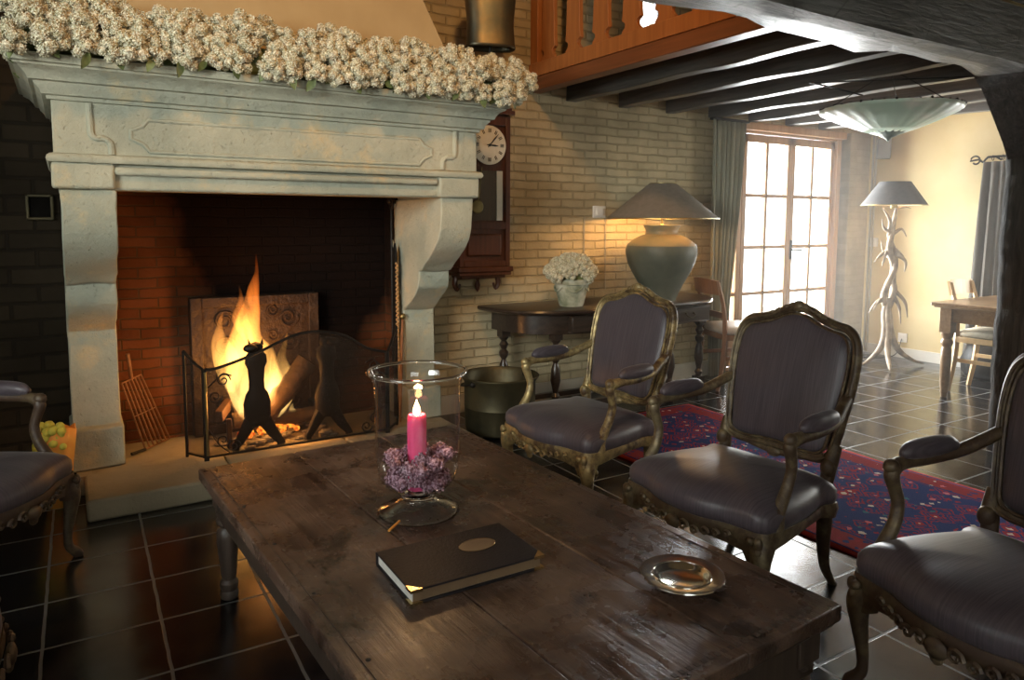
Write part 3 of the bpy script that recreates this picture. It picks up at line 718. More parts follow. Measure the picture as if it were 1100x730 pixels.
andiron(.85, 'left iron andiron shaped like a standing animal, black against the flames', 1)
andiron(1.235, 'right iron andiron, matching figure standing clear of the flames behind the screen', -1)
# logs
def log(p0, p1, r0, r1, label):
    P0, P1 = Vector(p0), Vector(p1); path = []; rad = []
    for k in range(12):
        t = k/11; path.append(P0+(P1-P0)*t+Vector((math.sin(t*5), math.cos(t*4), math.sin(t*7)))*.006); rad.append((r0+(r1-r0)*t)*(1+.06*math.sin(k*2.1)))
    mb = MB().tube(path, rad, n=12); tag(rough(mb, .006, 30).build('firewood_log', m_log, smooth=50), label, 'log', 'logs on the fire')
log((.93, 4.16, .22), (1.17, 4.12, .52), .058, .062, 'thick log leaning upright against the fire')
log((.76, 4.20, .20), (1.28, 4.19, .19), .045, .04, 'burning log lying low across the andiron bars')
log((.78, 4.28, .24), (1.10, 4.26, .30), .045, .042, 'log at the back of the fire against the fireback')
bo = MB(); bo.box((.69, 4.02, .25), (.73, 4.32, .31), rz=-.35); bo.box((.70, 4.03, .10), (.725, 4.06, .26)); tag(bo.build('iron_grate', m_rust, bevel=.004), 'small rusty iron log rest at the left of the fire', 'grate')
MB()
as_ = MB()
for k in range(60):
    x = rnd.gauss(1.0, .22); y = rnd.uniform(3.98, 4.3)
    if .62 < x < 1.5: as_.ball((x, y, .10+rnd.uniform(0, .02)), rnd.uniform(.012, .035), n=6, m=4, sc=(1.4, 1, .5))
tag(as_.build('ash_bed', m_ash), 'bed of ash and charred bits under the logs', 'ash', kind='stuff')
m_ember = NT('glowing ember')
_e = m_ember.ramp(m_ember.noise(40, 4), [(.4, (.25, .01, .0)), (.62, (1, .30, .03))])
m_ember = m_ember.fin((.05, .02, .01), .8, 0, None, Emission_Color=_e, Emission_Strength=5.)
eb = MB()
for k in range(40): eb.ball((rnd.uniform(.78, 1.12), rnd.uniform(4.1, 4.28), .115+rnd.uniform(0, .03)), rnd.uniform(.01, .022), n=6, m=4)
tag(eb.build('embers', m_ember), 'glowing orange embers beneath the fire', 'embers', kind='stuff')
# flames: volumetric emission inside tongue-shaped meshes
def flame_mat(name, z0, z1, strength, dens_=1.0, scale=9):
    m = bpy.data.materials.new(name); m.use_nodes = True; t = NT.__new__(NT); t.m = m; t.t = m.node_tree; t._obj = None
    t.t.nodes.remove(t.t.nodes['Principled BSDF']); t.out = t.t.nodes['Material Output']
    sep = t.n('ShaderNodeSeparateXYZ'); t.set(sep.inputs[0], t.obj())
    h = t.math('DIVIDE', t.math('SUBTRACT', sep.outputs[2], z0), z1-z0)
    nz = t.noise(scale, 4, t.map(scale=(1.6, 1.6, .45)), .6, .8)
    col = t.ramp(t.math('ADD', h, t.math('MULTIPLY', t.math('SUBTRACT', nz, .5), .5)), [(.0, (1, .62, .20)), (.35, (1, .48, .10)), (.7, (1, .26, .035)), (1, (.9, .13, .01))])
    st = t.math('MULTIPLY', t.ramp(nz, [(.34, .12), (.6, 1.)]), strength)
    fall = t.ramp(h, [(0, 1.), (.5, .6), (1, .16)])
    e = t.n('ShaderNodeEmission'); t.set(e.inputs[0], col); t.set(e.inputs[1], t.math('MULTIPLY', st, fall))
    t.t.links.new(e.outputs[0], t.out.inputs['Volume']); return m
m_flame = flame_mat('wood flame', 0, .92, 60.)
fl = thing('fire', 'tall orange and yellow flames rising from the burning logs', 'fire', (.86, 4.17, .22))
def tongue(base, pts, rad, name='flame_tongue'):
    mb = MB().tube(spl([Vector(base)+Vector(p) for p in pts], 6), rad, n=14, flat=.62, upv=(1, 0, 0))
    for v in mb.v: v += Vector(noise.noise_vector(Vector((v.x*9, v.y*9, v.z*6))))*.022*min(1, v.z*6+.2)
    return mb.build(name, m_flame, fl)
tongue((0, 0, 0), [(.03, 0, -.05), (.03, 0, .1), (.01, 0, .27), (-.02, 0, .44), (.01, 0, .63), (.04, 0, .78), (.045, 0, .92)], [.06, .135, .165, .125, .075, .04, .012, .002])
tongue((-.10, .01, .0), [(0, 0, .15), (-.01, 0, .28), (-.05, 0, .40), (-.06, 0, .50), (-.03, 0, .60)], [.03, .06, .065, .045, .02, .003])
tongue((.12, -.01, .0), [(-.02, 0, 0), (.03, 0, .12), (.06, 0, .24), (.05, 0, .34), (.08, 0, .46)], [.05, .085, .075, .04, .02, .003])
tongue((.0, .01, .0), [(.0, 0, .42), (-.05, 0, .55), (-.045, 0, .66), (-.06, 0, .74)], [.03, .045, .03, .012, .002])
tongue((.22, .0, -.06), [(0, 0, 0), (.01, 0, .04), (.0, 0, .08), (.01, 0, .11)], [.02, .03, .015, .003])
point('fire_glow', (.88, 4.03, .33), 24, (1, .40, .10), .09)
point('fire_glow_high', (.90, 4.05, .70), 2.5, (1, .38, .09), .08)
# grill rack leaning on left jamb
gr = thing('grill_rack', 'iron grill rack leaning in the left corner of the hearth', 'grill rack', (.32, 4.27, .1))
A_, B_ = Vector((.0, -.04, .005)), Vector((.135, .11, .005)); T0, T1 = Vector((-.10, -.10, .385)), Vector((.0, .04, .395))
g = MB()
for k in range(7):
    t = k/6; g.tube([A_.lerp(B_, t), T0.lerp(T1, t)], .0048, n=6)
g.tube([A_, B_], .0045, n=6); g.tube([T0, T1], .0045, n=6); g.tube([A_.lerp(T0, .5), B_.lerp(T1, .5)], .003, n=6)
g.build('bars', m_rust, gr)
MB().tube([T0.lerp(T1, .5), T0.lerp(T1, .5)+Vector((-.015, -.03, .14))], .010, n=8).build('handle', m_rust, gr)
MB().tube([A_+Vector((-.07, -.06, .003)), A_], .008, n=8).build('foot_grip', m_iron, gr)
# tools on right jamb
pk = thing('fire_poker', 'long black iron poker hanging from a hook on the right jamb', 'poker', (1.735, 4.23, 1.40))
MB().tube(spl([(0, -.01, .0), (0, -.035, .03), (0, -.01, .06), (0, .02, .03), (0, 0, -.02), (0, 0, -.08)], 5), .008, n=7).build('hook', m_iron, pk)
MB().tube([(0, 0, -.06), (0, .0, -1.0)], .007, n=7).build('shaft', m_iron, pk)
MB().ball((0, .015, .045), .022).box((-.01, .0, .03), (.03, .03, .06)).build('wall_bracket', m_iron, pk)
bl = thing('iron_spit', 'flat dark iron spit with twisted rod standing against the right jamb', 'fire tool', (1.72, 4.16, .1))
MB().prism([(0, -.028, 0), (0, .03, 0), (0, .03, 1.02), (0, .015, 1.06), (0, 0, 1.09), (0, -.018, 1.05), (0, -.028, 1.0)], (.012, 0, 0)).build('blade', m_iron, bl, bevel=.002)
mb = MB(); pts = [(.0+.006*math.cos(k*1.3), -.044+.006*math.sin(k*1.3), .05+k*.0055) for k in range(168)]; mb.tube(pts, .006, n=5); mb.build('twisted_rod', m_rope, bl)
tg = thing('fire_tongs', 'slim iron fire tongs leaning beside the spit at the right jamb', 'tongs', (1.70, 4.08, .1))
MB().tube([(0, 0, 0), (.05, .03, .62)], .006, n=6).tube([(.0, -.04, 0), (.05, .02, .62)], .006, n=6).build('arms', m_rust, tg)
MB().ball((.05, .025, .64), .02).build('knob', m_brass, tg)

# wall box
wb = thing('framed_wall_niche', 'small square metal framed vent on the dark wall left of the fireplace', 'vent', (-.095, 4.4, 1.385))
mb = MB()
for a, c in (((-.06, -.025, -.065), (-.045, 0, .065)), ((.045, -.025, -.065), (.06, 0, .065)), ((-.06, -.025, .05), (.06, 0, .065)), ((-.06, -.025, -.065), (.06, 0, -.05))): mb.box(a, c)
mb.build('frame', m_copper, wb, bevel=.004); MB().box((-.045, -.008, -.05), (.045, 0, .05)).build('dark_plate', m_void, wb)

# ================================================================ WALL CLOCK, BELL
ck = thing('wall_clock', 'tall dark mahogany wall clock with round cream dial beside the fireplace', 'clock', (2.40, 4.39, 0))
mb = MB(); y0 = -.17
mb.box((-.19, y0+.02, 1.0), (.19, 0, 2.02)); mb.build('case', m_clock, ck, bevel=.005)
mb = MB(); mb.box((-.195, y0, 1.02), (-.16, y0+.04, 2.03)).box((.16, y0, 1.02), (.195, y0+.04, 2.03)).box((-.16, y0, 1.96), (.16, y0+.04, 2.03)).box((-.16, y0, 1.27), (.16, y0+.04, 1.32)).box((-.16, y0, 1.02), (.16, y0+.04, 1.06))
mb.build('door_frame', m_clock, ck, bevel=.004)
mb = MB(); mb.box((-.13, y0+.002, 1.09), (.13, y0+.03, 1.24)); mb.build('lower_panel', m_clock, ck, bevel=.012)
mb = MB(); mb.box((-.21, y0-.02, .985), (.21, 0, 1.02)).box((-.20, y0-.01, .96), (.20, 0, .985)).box((-.17, y0+.02, .94), (.17, 0, .96))
mb.build('base_moulding', m_clock, ck, bevel=.006)
mb = MB()
for s in (-1, 1): MB().tube(spl([(s*.16, -.05, .95), (s*.17, -.05, .90), (s*.15, -.05, .86), (s*.13, -.05, .90)], 4), [.02, .018, .012, .008], n=8).build('scroll_bracket', m_clock, ck)
mb.lathe([(.0, .84), (.015, .86), (.02, .89), (.01, .92), (.02, .94)], (0, -.06, 0), n=12)
mb.build('bottom_finial', m_clock, ck)
mb = MB(); mb.box((-.215, y0-.03, 2.03), (.215, 0, 2.06)).box((-.20, y0-.015, 2.06), (.20, 0, 2.08)); mb.prism([(-.15, y0, 2.08), (.15, y0, 2.08), (.10, y0, 2.14), (0, y0, 2.19), (-.10, y0, 2.14)], (0, .03, 0)); mb.build('crown_moulding', m_clock, ck, bevel=.006)
dl = MB().lathe([(.128, 0), (.128, .012), (.12, .016), (.0, .016)], n=48)
for v in dl.v: v.y, v.z = -v.z, v.y
dlo = dl.build('dial', m_dial, ck, loc=(0.02, y0-.005, 1.825)); 
mb = MB()
for k in range(12):
    a = k*PI/6; c_, s_ = math.cos(a), math.sin(a)
    for off in ((-.008, .0, .008) if k % 3 == 0 else (-.005, .005)):
        p0 = Vector((s_*.082+c_*off, -.0175, c_*.082-s_*off)); p1 = Vector((s_*.108+c_*off, -.0175, c_*.108-s_*off)); mb.tube([p0, p1], .0022, n=4)
mb.build('numerals', m_black, dlo)
mb = MB()
for a, L, wd in ((math.radians(42), .10, .004), (math.radians(93), .065, .005)):
    mb.tube([(-math.sin(a)*.02, -.02, -math.cos(a)*.02), (math.sin(a)*L*.6, -.02, math.cos(a)*L*.6), (math.sin(a)*L, -.02, math.cos(a)*L)], [wd*.6, wd*1.3, .001], n=6)
mb.ball((0, -.02, 0), .009); mb.build('hands', m_black, dlo)
MB().box((-.13, y0+.014, 1.33), (.13, y0+.017, 1.66)).build('glass', m_cglass, ck, smooth=0)
mb = MB().tube([(-.02, y0+.012, 1.68), (-.05, y0+.012, 1.44)], .004, n=6); mb.build('pendulum_rod', m_brass, ck)
mb = MB().lathe([(0, 0), (.04, .002), (.045, .006), (.04, .010), (0, .012)], n=24)
for v in mb.v: v.y, v.z = -v.z, v.y
mb.build('pendulum_bob', m_brass, ck, loc=(-.055, y0+.014, 1.42))
mb = MB().box((.095, y0+.012, 1.33), (.14, y0+.018, 1.66)); mb.build('side_scale', m_dial, ck)

be = thing('cow_bell', 'large old bronze cow bell hanging above the right end of the garland', 'bell', (2.28, 3.95, 2.375))
rr = []
for z, a, b_ in ((0, .155, .085), (.02, .150, .082), (.15, .142, .075), (.28, .155, .078), (.36, .150, .07), (.42, .11, .05), (.44, .06, .03)):
    rr.append([(a*math.copysign(abs(math.cos(q))**.65, math.cos(q)), b_*math.copysign(abs(math.sin(q))**.65, math.sin(q)), z) for q in [2*PI*k/32 for k in range(32)]])
bm_ = MB().loft(rr, cap=False); o = bm_.build('bell_body', m_bell, be, smooth=50); sm = o.modifiers.new('shell', 'SOLIDIFY'); sm.thickness = .006
MB().tube([(0, 0, .40), (0, 0, -.10)], .009, n=8).build('clapper', m_iron, be)
MB().tube(spl([(-.03, 0, .43), (0, 0, .52), (.03, 0, .43)], 6), .01, n=8).build('loop', m_iron, be)
MB().tube([(0, 0, .50), (0, .03, 2.29)], .008, n=6).build('strap', m_iron, be)
be.rotation_euler = (0, 0, -.35)

# ================================================================ CONSOLE, LAMP, POT, BUCKET
CX, CZ = 3.40, .745
cn = thing('console_table', 'dark oak console table with rounded ends and two small drawers by the brick wall', 'table', (CX, 4.36, 0))
def half(a, b_, n=40, e=.62):
    pts = []
    for k in range(n+1):
        q = PI*k/n; pts.append((-a*math.copysign(abs(math.cos(q))**e, math.cos(q)), -b_*abs(math.sin(q))**e))
    return pts
hp = half(.98, .60)
mb = MB(); rr = []
for o_, z in ((-.006, CZ-.032), (0, CZ-.026), (.004, CZ-.015), (0, CZ-.004), (-.008, CZ)):
    s = 1+o_/.6; rr.append([(x*s, y*s, z) for x, y in hp])
mb.loft(rr).build('tabletop', m_console, cn, smooth=30)
ap = half(.87, .53)
mb = MB().prism([(x, y, CZ-.17) for x, y in ap], (0, 0, .138)); mb.build('apron', m_console, cn, smooth=25)
for dx in (-.36, .50):
    d = MB().box((dx-.21, -.545, CZ-.152), (dx+.21, -.50, CZ-.05)); 
    for zz in (CZ-.156, CZ-.048): d.box((dx-.216, -.55, zz), (dx+.216, -.50, zz+.006))
    do = d.build('drawer', m_console, cn, bevel=.004)
    MB().tube(spl([(dx-.04, -.548, CZ-.09), (dx-.04, -.57, CZ-.105), (dx, -.575, CZ-.12), (dx+.04, -.57, CZ-.105), (dx+.04, -.548, CZ-.09)], 4), .004, n=6).ball((dx-.04, -.55, CZ-.088), .009).ball((dx+.04, -.55, CZ-.088), .009).build('drawer_pull', m_copper, do)
legp = [(.022, 0), (.03, .02), (.034, .03), (.034, .10), (.020, .115), (.032, .14), (.018, .165), (.022, .19), (.036, .25), (.030, .33), (.016, .37), (.034, .40), (.034, .42), (.018, .44), (.034, .475), (.018, .50), (.034, .52), (.036, .53)]
for lx, ly in ((-.83, -.10), (-.60, -.40), (.40, -.46), (.865, -.30)):
    mb = MB().lathe(legp, (lx, ly, 0), n=16); mb.box((lx-.034, ly-.034, .53), (lx+.034, ly+.034, CZ-.03)); mb.box((lx-.034, ly-.034, .03), (lx+.034, ly+.034, .105)); mb.build('leg', m_console, cn)
mb = MB()
def bar(mb, a, b_, z0, z1, wd):
    A, B = Vector((*a, 0)), Vector((*b_, 0)); n_ = (B-A).cross(Vector((0, 0, 1))).normalized()*wd/2
    mb.prism([(A+n_)+Vector((0, 0, z0)), (A-n_)+Vector((0, 0, z0)), (A-n_)+Vector((0, 0, z1)), (A+n_)+Vector((0, 0, z1))], B-A)
bar(mb, (-.83, -.10), (-.60, -.40), .05, .085, .04); bar(mb, (-.60, -.40), (.40, -.46), .05, .085, .04); bar(mb, (.40, -.46), (.83, -.30), .05, .085, .04); bar(mb, (-.83, -.10), (.40, -.10), .05, .085, .04); bar(mb, (.40, -.46), (.40, -.05), .05, .085, .04)
mb.build('stretcher', m_console, cn, bevel=.003)

tl = thing('table_lamp', 'big green-grey urn lamp with wide taupe cone shade on the console table', 'lamp', (3.78, 4.0, CZ))
k_ = .262
up_ = [(.115, 0), (.118, .015), (.13, .05), (.17, .13), (.215, .21), (.248, .28), (k_, .34), (.262, .38), (.255, .405)]
MB().lathe(up_, n=48).build('urn_body', m_urn, tl, smooth=50)
MB().lathe([(.255, .405), (.252, .412), (.20, .455), (.150, .48), (.125, .487), (.118, .50), (.120, .525), (.135, .548), (.135, .556), (.112, .556), (.108, .50)], n=48, cap=False).build('urn_neck', m_urnr, tl, smooth=40)
MB().lathe([(.02, .50), (.02, .56), (.009, .565), (.009, .80)], n=12).build('stem', m_brass, tl)
sh = MB().lathe([(.412, .605), (.10, .86)], n=64, cap=False); so = sh.build('lamp_shade', m_shade_d, tl, smooth=60)
sh = MB().lathe([(.406, .607), (.096, .857)], n=64, cap=False); sh.build('shade_lining', m_shade_in, so, smooth=60)
MB().tube([(math.cos(2*PI*k/48)*.41, math.sin(2*PI*k/48)*.41, .605) for k in range(48)], .004, closed=True, n=6).tube([(math.cos(2*PI*k/32)*.1, math.sin(2*PI*k/32)*.1, .86) for k in range(32)], .004, closed=True, n=6).tube([(.1, 0, .855), (-.1, 0, .855)], .003).tube([(0, .1, .855), (0, -.1, .855)], .003).build('shade_wire', m_brass, so)
m_bulb = NT('lit bulb'); m_bulb = m_bulb.fin((1, .8, .5), .5, 0, None, Emission_Color=(1, .62, .28, 1), Emission_Strength=12.)
MB().ball((0, 0, .70), .033, n=16, m=10).build('bulb', m_bulb, tl)
l_ = bpy.data.lights.new('table_lamp_light', 'POINT'); l_.energy = 25; l_.color = (1, .54, .19); l_.shadow_soft_size = .03
lo = bpy.data.objects.new('table_lamp_light', l_); C.objects.link(lo); lo.location = (3.78, 4.0, CZ+.65)

def flowerpot(loc):
    p = thing('flower_pot', 'weathered green-white pot of dried cream flowers on the console table', 'flower pot', loc)
    MB().lathe([(.08, 0), (.084, .01), (.088, .02), (.112, .13), (.118, .15), (.132, .155), (.134, .185), (.122, .19), (.112, .17)], n=40).build('pot', m_pot, p, smooth=40)
    mb = MB()
    for s in range(5):
        a = 2*PI*s/5; mb.tube(spl([(math.cos(a+t*.25)*.118, math.sin(a+t*.25)*.118, .135-.03*math.sin(PI*t/4)) for t in range(5)], 3), .006, n=5)
    mb.build('swag_relief', m_pot, p)
    r_ = random.Random(5); first_ = None
    for i in range(26):
        a = 2.4*i; q = math.sqrt(i/26)
        z = .24+.07*(1-q*q)+r_.uniform(-.01, .01)-(.02 if q > .8 else 0)
        o = protos[i % 4].copy(); C.objects.link(o); o.parent = p
        o.location = (math.cos(a)*q*.155, math.sin(a)*q*.155, z); s = .85; o.scale = (s, s, s)
        o.rotation_euler = Vector((math.cos(a)*q, math.sin(a)*q, .8)).to_track_quat('Z', 'Y').to_euler()
    MB().lathe([(.11, .17), (.13, .23), (.06, .26), (0, .26)], n=16).build('foliage_core', m_leaf, p)
flowerpot((2.97, 4.02, CZ))
bk = thing('brass_bucket', 'round dull brass cauldron on the tiles below the console table', 'bucket', (2.30, 3.86, 0))
o = MB().lathe([(.0, .012), (.20, .01), (.215, .02), (.22, .06), (.223, .17), (.226, .175), (.224, .18), (.226, .33), (.245, .355), (.247, .362), (.240, .366), (.222, .345), (.218, .10), (.205, .03), (0, .028)], n=48, cap=False).build('body', m_copper, bk, smooth=45)
MB().tube([(math.cos(2*PI*k/40)*.244, math.sin(2*PI*k/40)*.244, .362) for k in range(40)], .006, closed=True, n=6).build('rim', m_copper, bk)
mb = MB()
for a in (3.4, .26): mb.ball((.235*math.cos(a), .235*math.sin(a), .335), .02)
mb.tube([(.25*math.cos(3.4+2.86*-t/16)*1.0, .25*math.sin(3.4-2.86*t/16)-.0, .335-.05*math.sin(PI*t/16)) for t in range(17)], .005, n=6)
mb.build('bail_handle', m_iron, bk)

# ================================================================ ARMCHAIRS
def armchair(mg):
    r = thing('armchair', '', 'armchair')
    # seat outline (x, y)
    half_ = [(0, -.285), (.09, -.275), (.17, -.245), (.235, -.235), (.285, -.225), (.31, -.19), (.312, -.10), (.295, .02), (.265, .14), (.235, .235)]
    out = [(x, y) for x, y in half_]+[(-x, y) for x, y in reversed(half_[1:])]
    sp = [(v.x, v.y) for v in spl([(x, y, 0) for x, y in out], 4, True)]
    cy = -.02
    def ring(s, z, dy=0): return [(x*s, cy+(y-cy)*s+dy, z) for x, y in sp]
    def rngs(lst): return MB().loft([ring(s, z) for s, z in lst])
    rngs([(.97, .335), (1.0, .345), (1.018, .365), (1.01, .392), (.97, .41), (.88, .428), (.72, .444), (.5, .454), (.25, .459), (.02, .46)]).build('seat', m_satin, r, smooth=70)
    # rail: serpentine apron
    mb = MB(); n = len(sp); rr = [[], [], [], [], []]
    for i, (x, y) in enumerate(sp):
        a = abs(x)/.31; front = y < -.18
        dz = .0
        if front: dz = .040*math.cos(min(a, 1)*PI*1.0)*.5+.0-(.035 if a > .8 else 0)
        else: dz = .025*math.sin((y+.2)/.45*PI) if y > -.2 else 0
        lo_ = .285+dz*.8 if front else .285+dz
        nx = x*1.02; ny = cy+(y-cy)*1.02
        rr[0].append((x*.93, cy+(y-cy)*.93, .34)); rr[1].append((nx, ny, .347)); rr[2].append((x*1.035, cy+(y-cy)*1.035, .325)); rr[3].append((x*1.01, cy+(y-cy)*1.01, lo_)); rr[4].append((x*.92, cy+(y-cy)*.92, lo_+.01))
    mb.loft(rr, cap=False); mb.build('seat_rail', mg, r, smooth=60)
    # carved ornament of the front rail
    mb = MB()
    mb.ball((0, -.305, .305), .026, sc=(1.2, .5, 1)); mb.ball((0, -.30, .28), .018, sc=(1, .6, 1))
    for s in (-1, 1):
        for (x, y, z, q) in ((.045, -.30, .307, .022), (.085, -.292, .300, .018), (.12, -.280, .306, .016), (.155, -.268, .312, .013), (.19, -.255, .318, .011)):
            pts = [(s*x+q*(1-.7*t/9)*math.cos(t*.75)*s, y-.003, z+q*(1-.7*t/9)*math.sin(t*.75)) for t in range(10)]; mb.tube(pts, [.007, .004], n=5)
    mb.build('carved_ornament', mg, r)
    # front legs
    for s in (-1, 1):
        mb = MB().tube(spl([(s*.258, -.180, .34), (s*.276, -.200, .31), (s*.292, -.215, .255), (s*.290, -.208, .18), (s*.285, -.198, .10), (s*.285, -.200, .05), (s*.305, -.215, .018), (s*.315, -.222, .0)], 5), [.035, .040, .036, .026, .019, .015, .017, .020, .014], n=12)
        for k, (z, q) in enumerate(((.315, .022), (.29, .018), (.265, .013))): mb.ball((s*(.296-k*.001), -.238, z), q, n=8, m=6, sc=(.8, .6, 1))
        mb.ball((s*.275, -.248, .322), .013)
        mb.build('front_leg', mg, r, smooth=60)
        mb = MB().tube(spl([(s*.225, .215, .36), (s*.232, .225, .28), (s*.225, .235, .18), (s*.218, .262, .08), (s*.222, .30, .015), (s*.222, .31, 0)], 5), [.026, .028, .024, .019, .016, .018], n=10, flat=.9)
        mb.build('rear_leg', mg, r, smooth=60)
    # back
    def yb(z): return .245+(z-.42)*.235
    bo = [(0, .995), (.05, .985), (.10, .962), (.155, .945), (.205, .935), (.240, .905), (.256, .85), (.258, .76), (.246, .64), (.232, .54), (.222, .495), (.19, .472), (.12, .468), (.05, .475)]
    full = bo+[(-x, z) for x, z in reversed(bo[1:])]
    fr_p = spl([(x, yb(z), z) for x, z in full], 4, True)
    mb = MB().tube(fr_p, .020, n=10, closed=True, upv=(0, 1, -.2), flat=.85)
    inner = [(p.x*.92, p.y-.020, .72+(p.z-.72)*.92) for p in fr_p]; mb.tube(inner, .006, n=6, closed=True)
    outer = [(p.x*1.0, p.y-.022, .72+(p.z-.72)*1.0) for p in fr_p]; mb.tube(outer, .006, n=6, closed=True)
    mb.build('back_frame', mg, r, smooth=60)
    ir = [(p.x*.92, p.y, .72+(p.z-.72)*.92) for p in fr_p]; cz = .715
    def rg(s, dy): return [(x*s, yb(cz+(z-cz)*s)+dy, cz+(z-cz)*s) for x, y, z in ir]
    MB().loft([rg(1, .010), rg(1.0, -.012), rg(.95, -.024), rg(.85, -.030), rg(.6, -.036), rg(.3, -.040), rg(.02, -.041)]).build('back_panel', m_satin, r, smooth=70)
    MB().loft([rg(1, .008), rg(.97, .022), rg(.6, .030), rg(.02, .032)]).build('back_lining', m_satin, r, smooth=70)
    # crest
    mb = MB(); y_ = yb(1.0)-.012
    mb.ball((0, y_, 1.0), .026, sc=(1.1, .7, .9))
    for s in (-1, 1):
        for (x, z, q) in ((.03, 1.0, .017), (.055, .99, .016), (.085, .978, .014), (.115, .965, .012)): mb.ball((s*x, yb(z)-.012, z), q, n=8, m=6, sc=(1.3, .7, .8), rot=Matrix.Rotation(s*.4, 3, 'Y'))
    mb.build('crest_carving', mg, r, smooth=60)
    # stiles between seat and back
    mb = MB()
    for s in (-1, 1):
        mb.tube(spl([(s*.222, .225, .33), (s*.225, .238, .40), (s*.232, .248, .47), (s*.236, yb(.53), .53)], 4), [.028, .024, .026, .022], n=9)
        mb.ball((s*.232, .232, .455), .030, sc=(.9, .8, 1.1))
    mb.tube(spl([(-.21, .25, .485), (-.1, .252, .462), (0, .254, .452), (.1, .252, .462), (.21, .25, .485)], 4), .015, n=8); mb.ball((0, .24, .452), .02, sc=(1.6, .6, 1))
    mb.build('back_stiles', mg, r, smooth=60)
    # arms
    for s in (-1, 1):
        mb = MB().tube(spl([(s*.250, yb(.70)-.005, .70), (s*.268, .24, .672), (s*.290, .17, .645), (s*.305, .06, .632), (s*.308, -.03, .632), (s*.305, -.075, .628), (s*.300, -.095, .612)], 5), [.019, .020, .020, .019, .019, .022, .020], n=10)
        mb.tube(spl([(s*.300, -.088, .635), (s*.300, -.098, .605), (s*.298, -.085, .565), (s*.293, -.075, .52), (s*.290, -.090, .465), (s*.292, -.125, .41), (s*.298, -.15, .36), (s*.298, -.155, .33)], 5), [.018, .022, .019, .018, .019, .021, .026, .024], n=10)
        mb.ball((s*.302, -.098, .630), .025, sc=(.9, 1, .9)); mb.ball((s*.297, -.15, .385), .026, sc=(.7, 1, 1.1))
        mb.build('arm', mg, r, smooth=60)
        MB().tube(spl([(s*.290, .165, .664), (s*.300, .13, .668), (s*.305, .06, .666), (s*.307, -.01, .664), (s*.306, -.05, .655)], 5), [.012, .026, .031, .031, .026, .012], n=12, flat=.95).build('arm_pad', m_satin, r, smooth=70)
    return r
ac = armchair(m_gilt2)
ac['group'] = 'louis style armchairs around the coffee table'
def put_chair(o, x, y, deg, label, mg=None):
    o.location = (x, y, 0); o.rotation_euler = (0, 0, math.radians(deg)); o['label'] = label
    if mg:
        for ch in kids(o):
            if ch.data.materials[0] == m_gilt2:
                ch.data = ch.data.copy(); ch.data.materials[0] = mg
c1, c3, c4, c5 = [copy_tree(ac) for _ in range(4)]
put_chair(ac, 2.031, 1.757, -87.3, 'mauve armchair in the middle of the right-hand row, whole back and seat in view')
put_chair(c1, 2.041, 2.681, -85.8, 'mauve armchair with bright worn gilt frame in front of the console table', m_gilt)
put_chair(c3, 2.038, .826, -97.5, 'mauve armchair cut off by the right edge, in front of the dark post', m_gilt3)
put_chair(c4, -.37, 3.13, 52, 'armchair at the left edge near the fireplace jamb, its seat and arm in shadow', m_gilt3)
put_chair(c5, -.455, 2.0, 88, 'nearest armchair at the left edge, only a sliver of seat showing', m_gilt3)

# bundle behind left chair
bu = thing('flower_bundle', 'bunch of yellow-green blossoms wrapped in orange paper behind the left armchair', 'bouquet', (-.075, 3.86, 0))
mb = MB(); rr = []
for z, a in ((0, .04), (.10, .055), (.22, .065), (.30, .075), (.37, .082)):
    rr.append([(a*math.cos(2*PI*k/20)*(1+.12*math.sin(k*2.7)), a*.7*math.sin(2*PI*k/20), z+.03*math.sin(k*1.9)*z) for k in range(20)])
o = mb.loft(rr, cap=False).build('paper_wrap', m_orange, bu, smooth=60); s_ = o.modifiers.new('s', 'SOLIDIFY'); s_.thickness = .004
mb = MB(); r_ = random.Random(2)
for k in range(50): mb.ball((r_.uniform(-.075, .03), r_.uniform(-.06, .01), .29+r_.uniform(0, .10)), r_.uniform(.012, .024), n=7, m=5)
mb.build('blossoms', m_ygreen, bu, smooth=60)

# ================================================================ COFFEE TABLE
TZ = .46
ct = thing('coffee_table', 'low dark worn plank coffee table with turned legs in the foreground', 'table', (.912, 1.795, 0), math.radians(2.8))
hw, hl = .508, .885
seams = [-hw+.02, -hw+.335, -hw+.685, hw-.02]
for i in range(3):
    a, b_ = seams[i], seams[i+1]
    x0 = a+(.0 if i == 0 else .0012); x1 = b_-(.0 if i == 2 else .0012)
    if i == 0: x0 = -hw
    if i == 2: x1 = hw
    mb = MB(); rr = []
    for k in range(9):
        y = -hl+2*hl*k/8; rr.append([(x0, y, TZ-.038), (x1, y, TZ-.038), (x1, y, TZ+.0007*math.sin(k*2+i)), (x0, y, TZ+.0007*math.cos(k*1.5+i))])
    mb.loft(rr).build('top_plank', m_table, ct, bevel=.004)
mb = MB()   # moulding below the top edge and a scored border line
mb.box((-hw+.01, -hl+.01, TZ-.052), (hw-.01, hl-.01, TZ-.037)); mb.build('under_moulding', m_tleg, ct, bevel=.005)
mb = MB()
mb.tube([(-hw+.032, -hl+.03, TZ+.0005), (-hw+.032, hl-.03, TZ+.0005)], .0014, n=4); mb.tube([(hw-.032, -hl+.03, TZ+.0005), (hw-.032, hl-.03, TZ+.0005)], .0014, n=4)
for k in range(46):
    x = -hw+.03+k*.0205; mb.box((x, -hl+.028, TZ-.0005), (x+.011, -hl+.040, TZ+.0012))
mb.build('scored_border', m_tleg, ct)
mb = MB()
for k in range(6):
    for s in (-1, 1): mb.ball((s*(hw-.045), -hl+.1+k*.31, TZ+.0005), .006, n=8, m=5, sc=(1, 1, .4))
mb.build('wooden_pegs', m_black, ct)
mb = MB(); ax_, ay_ = hw-.045, hl-.035
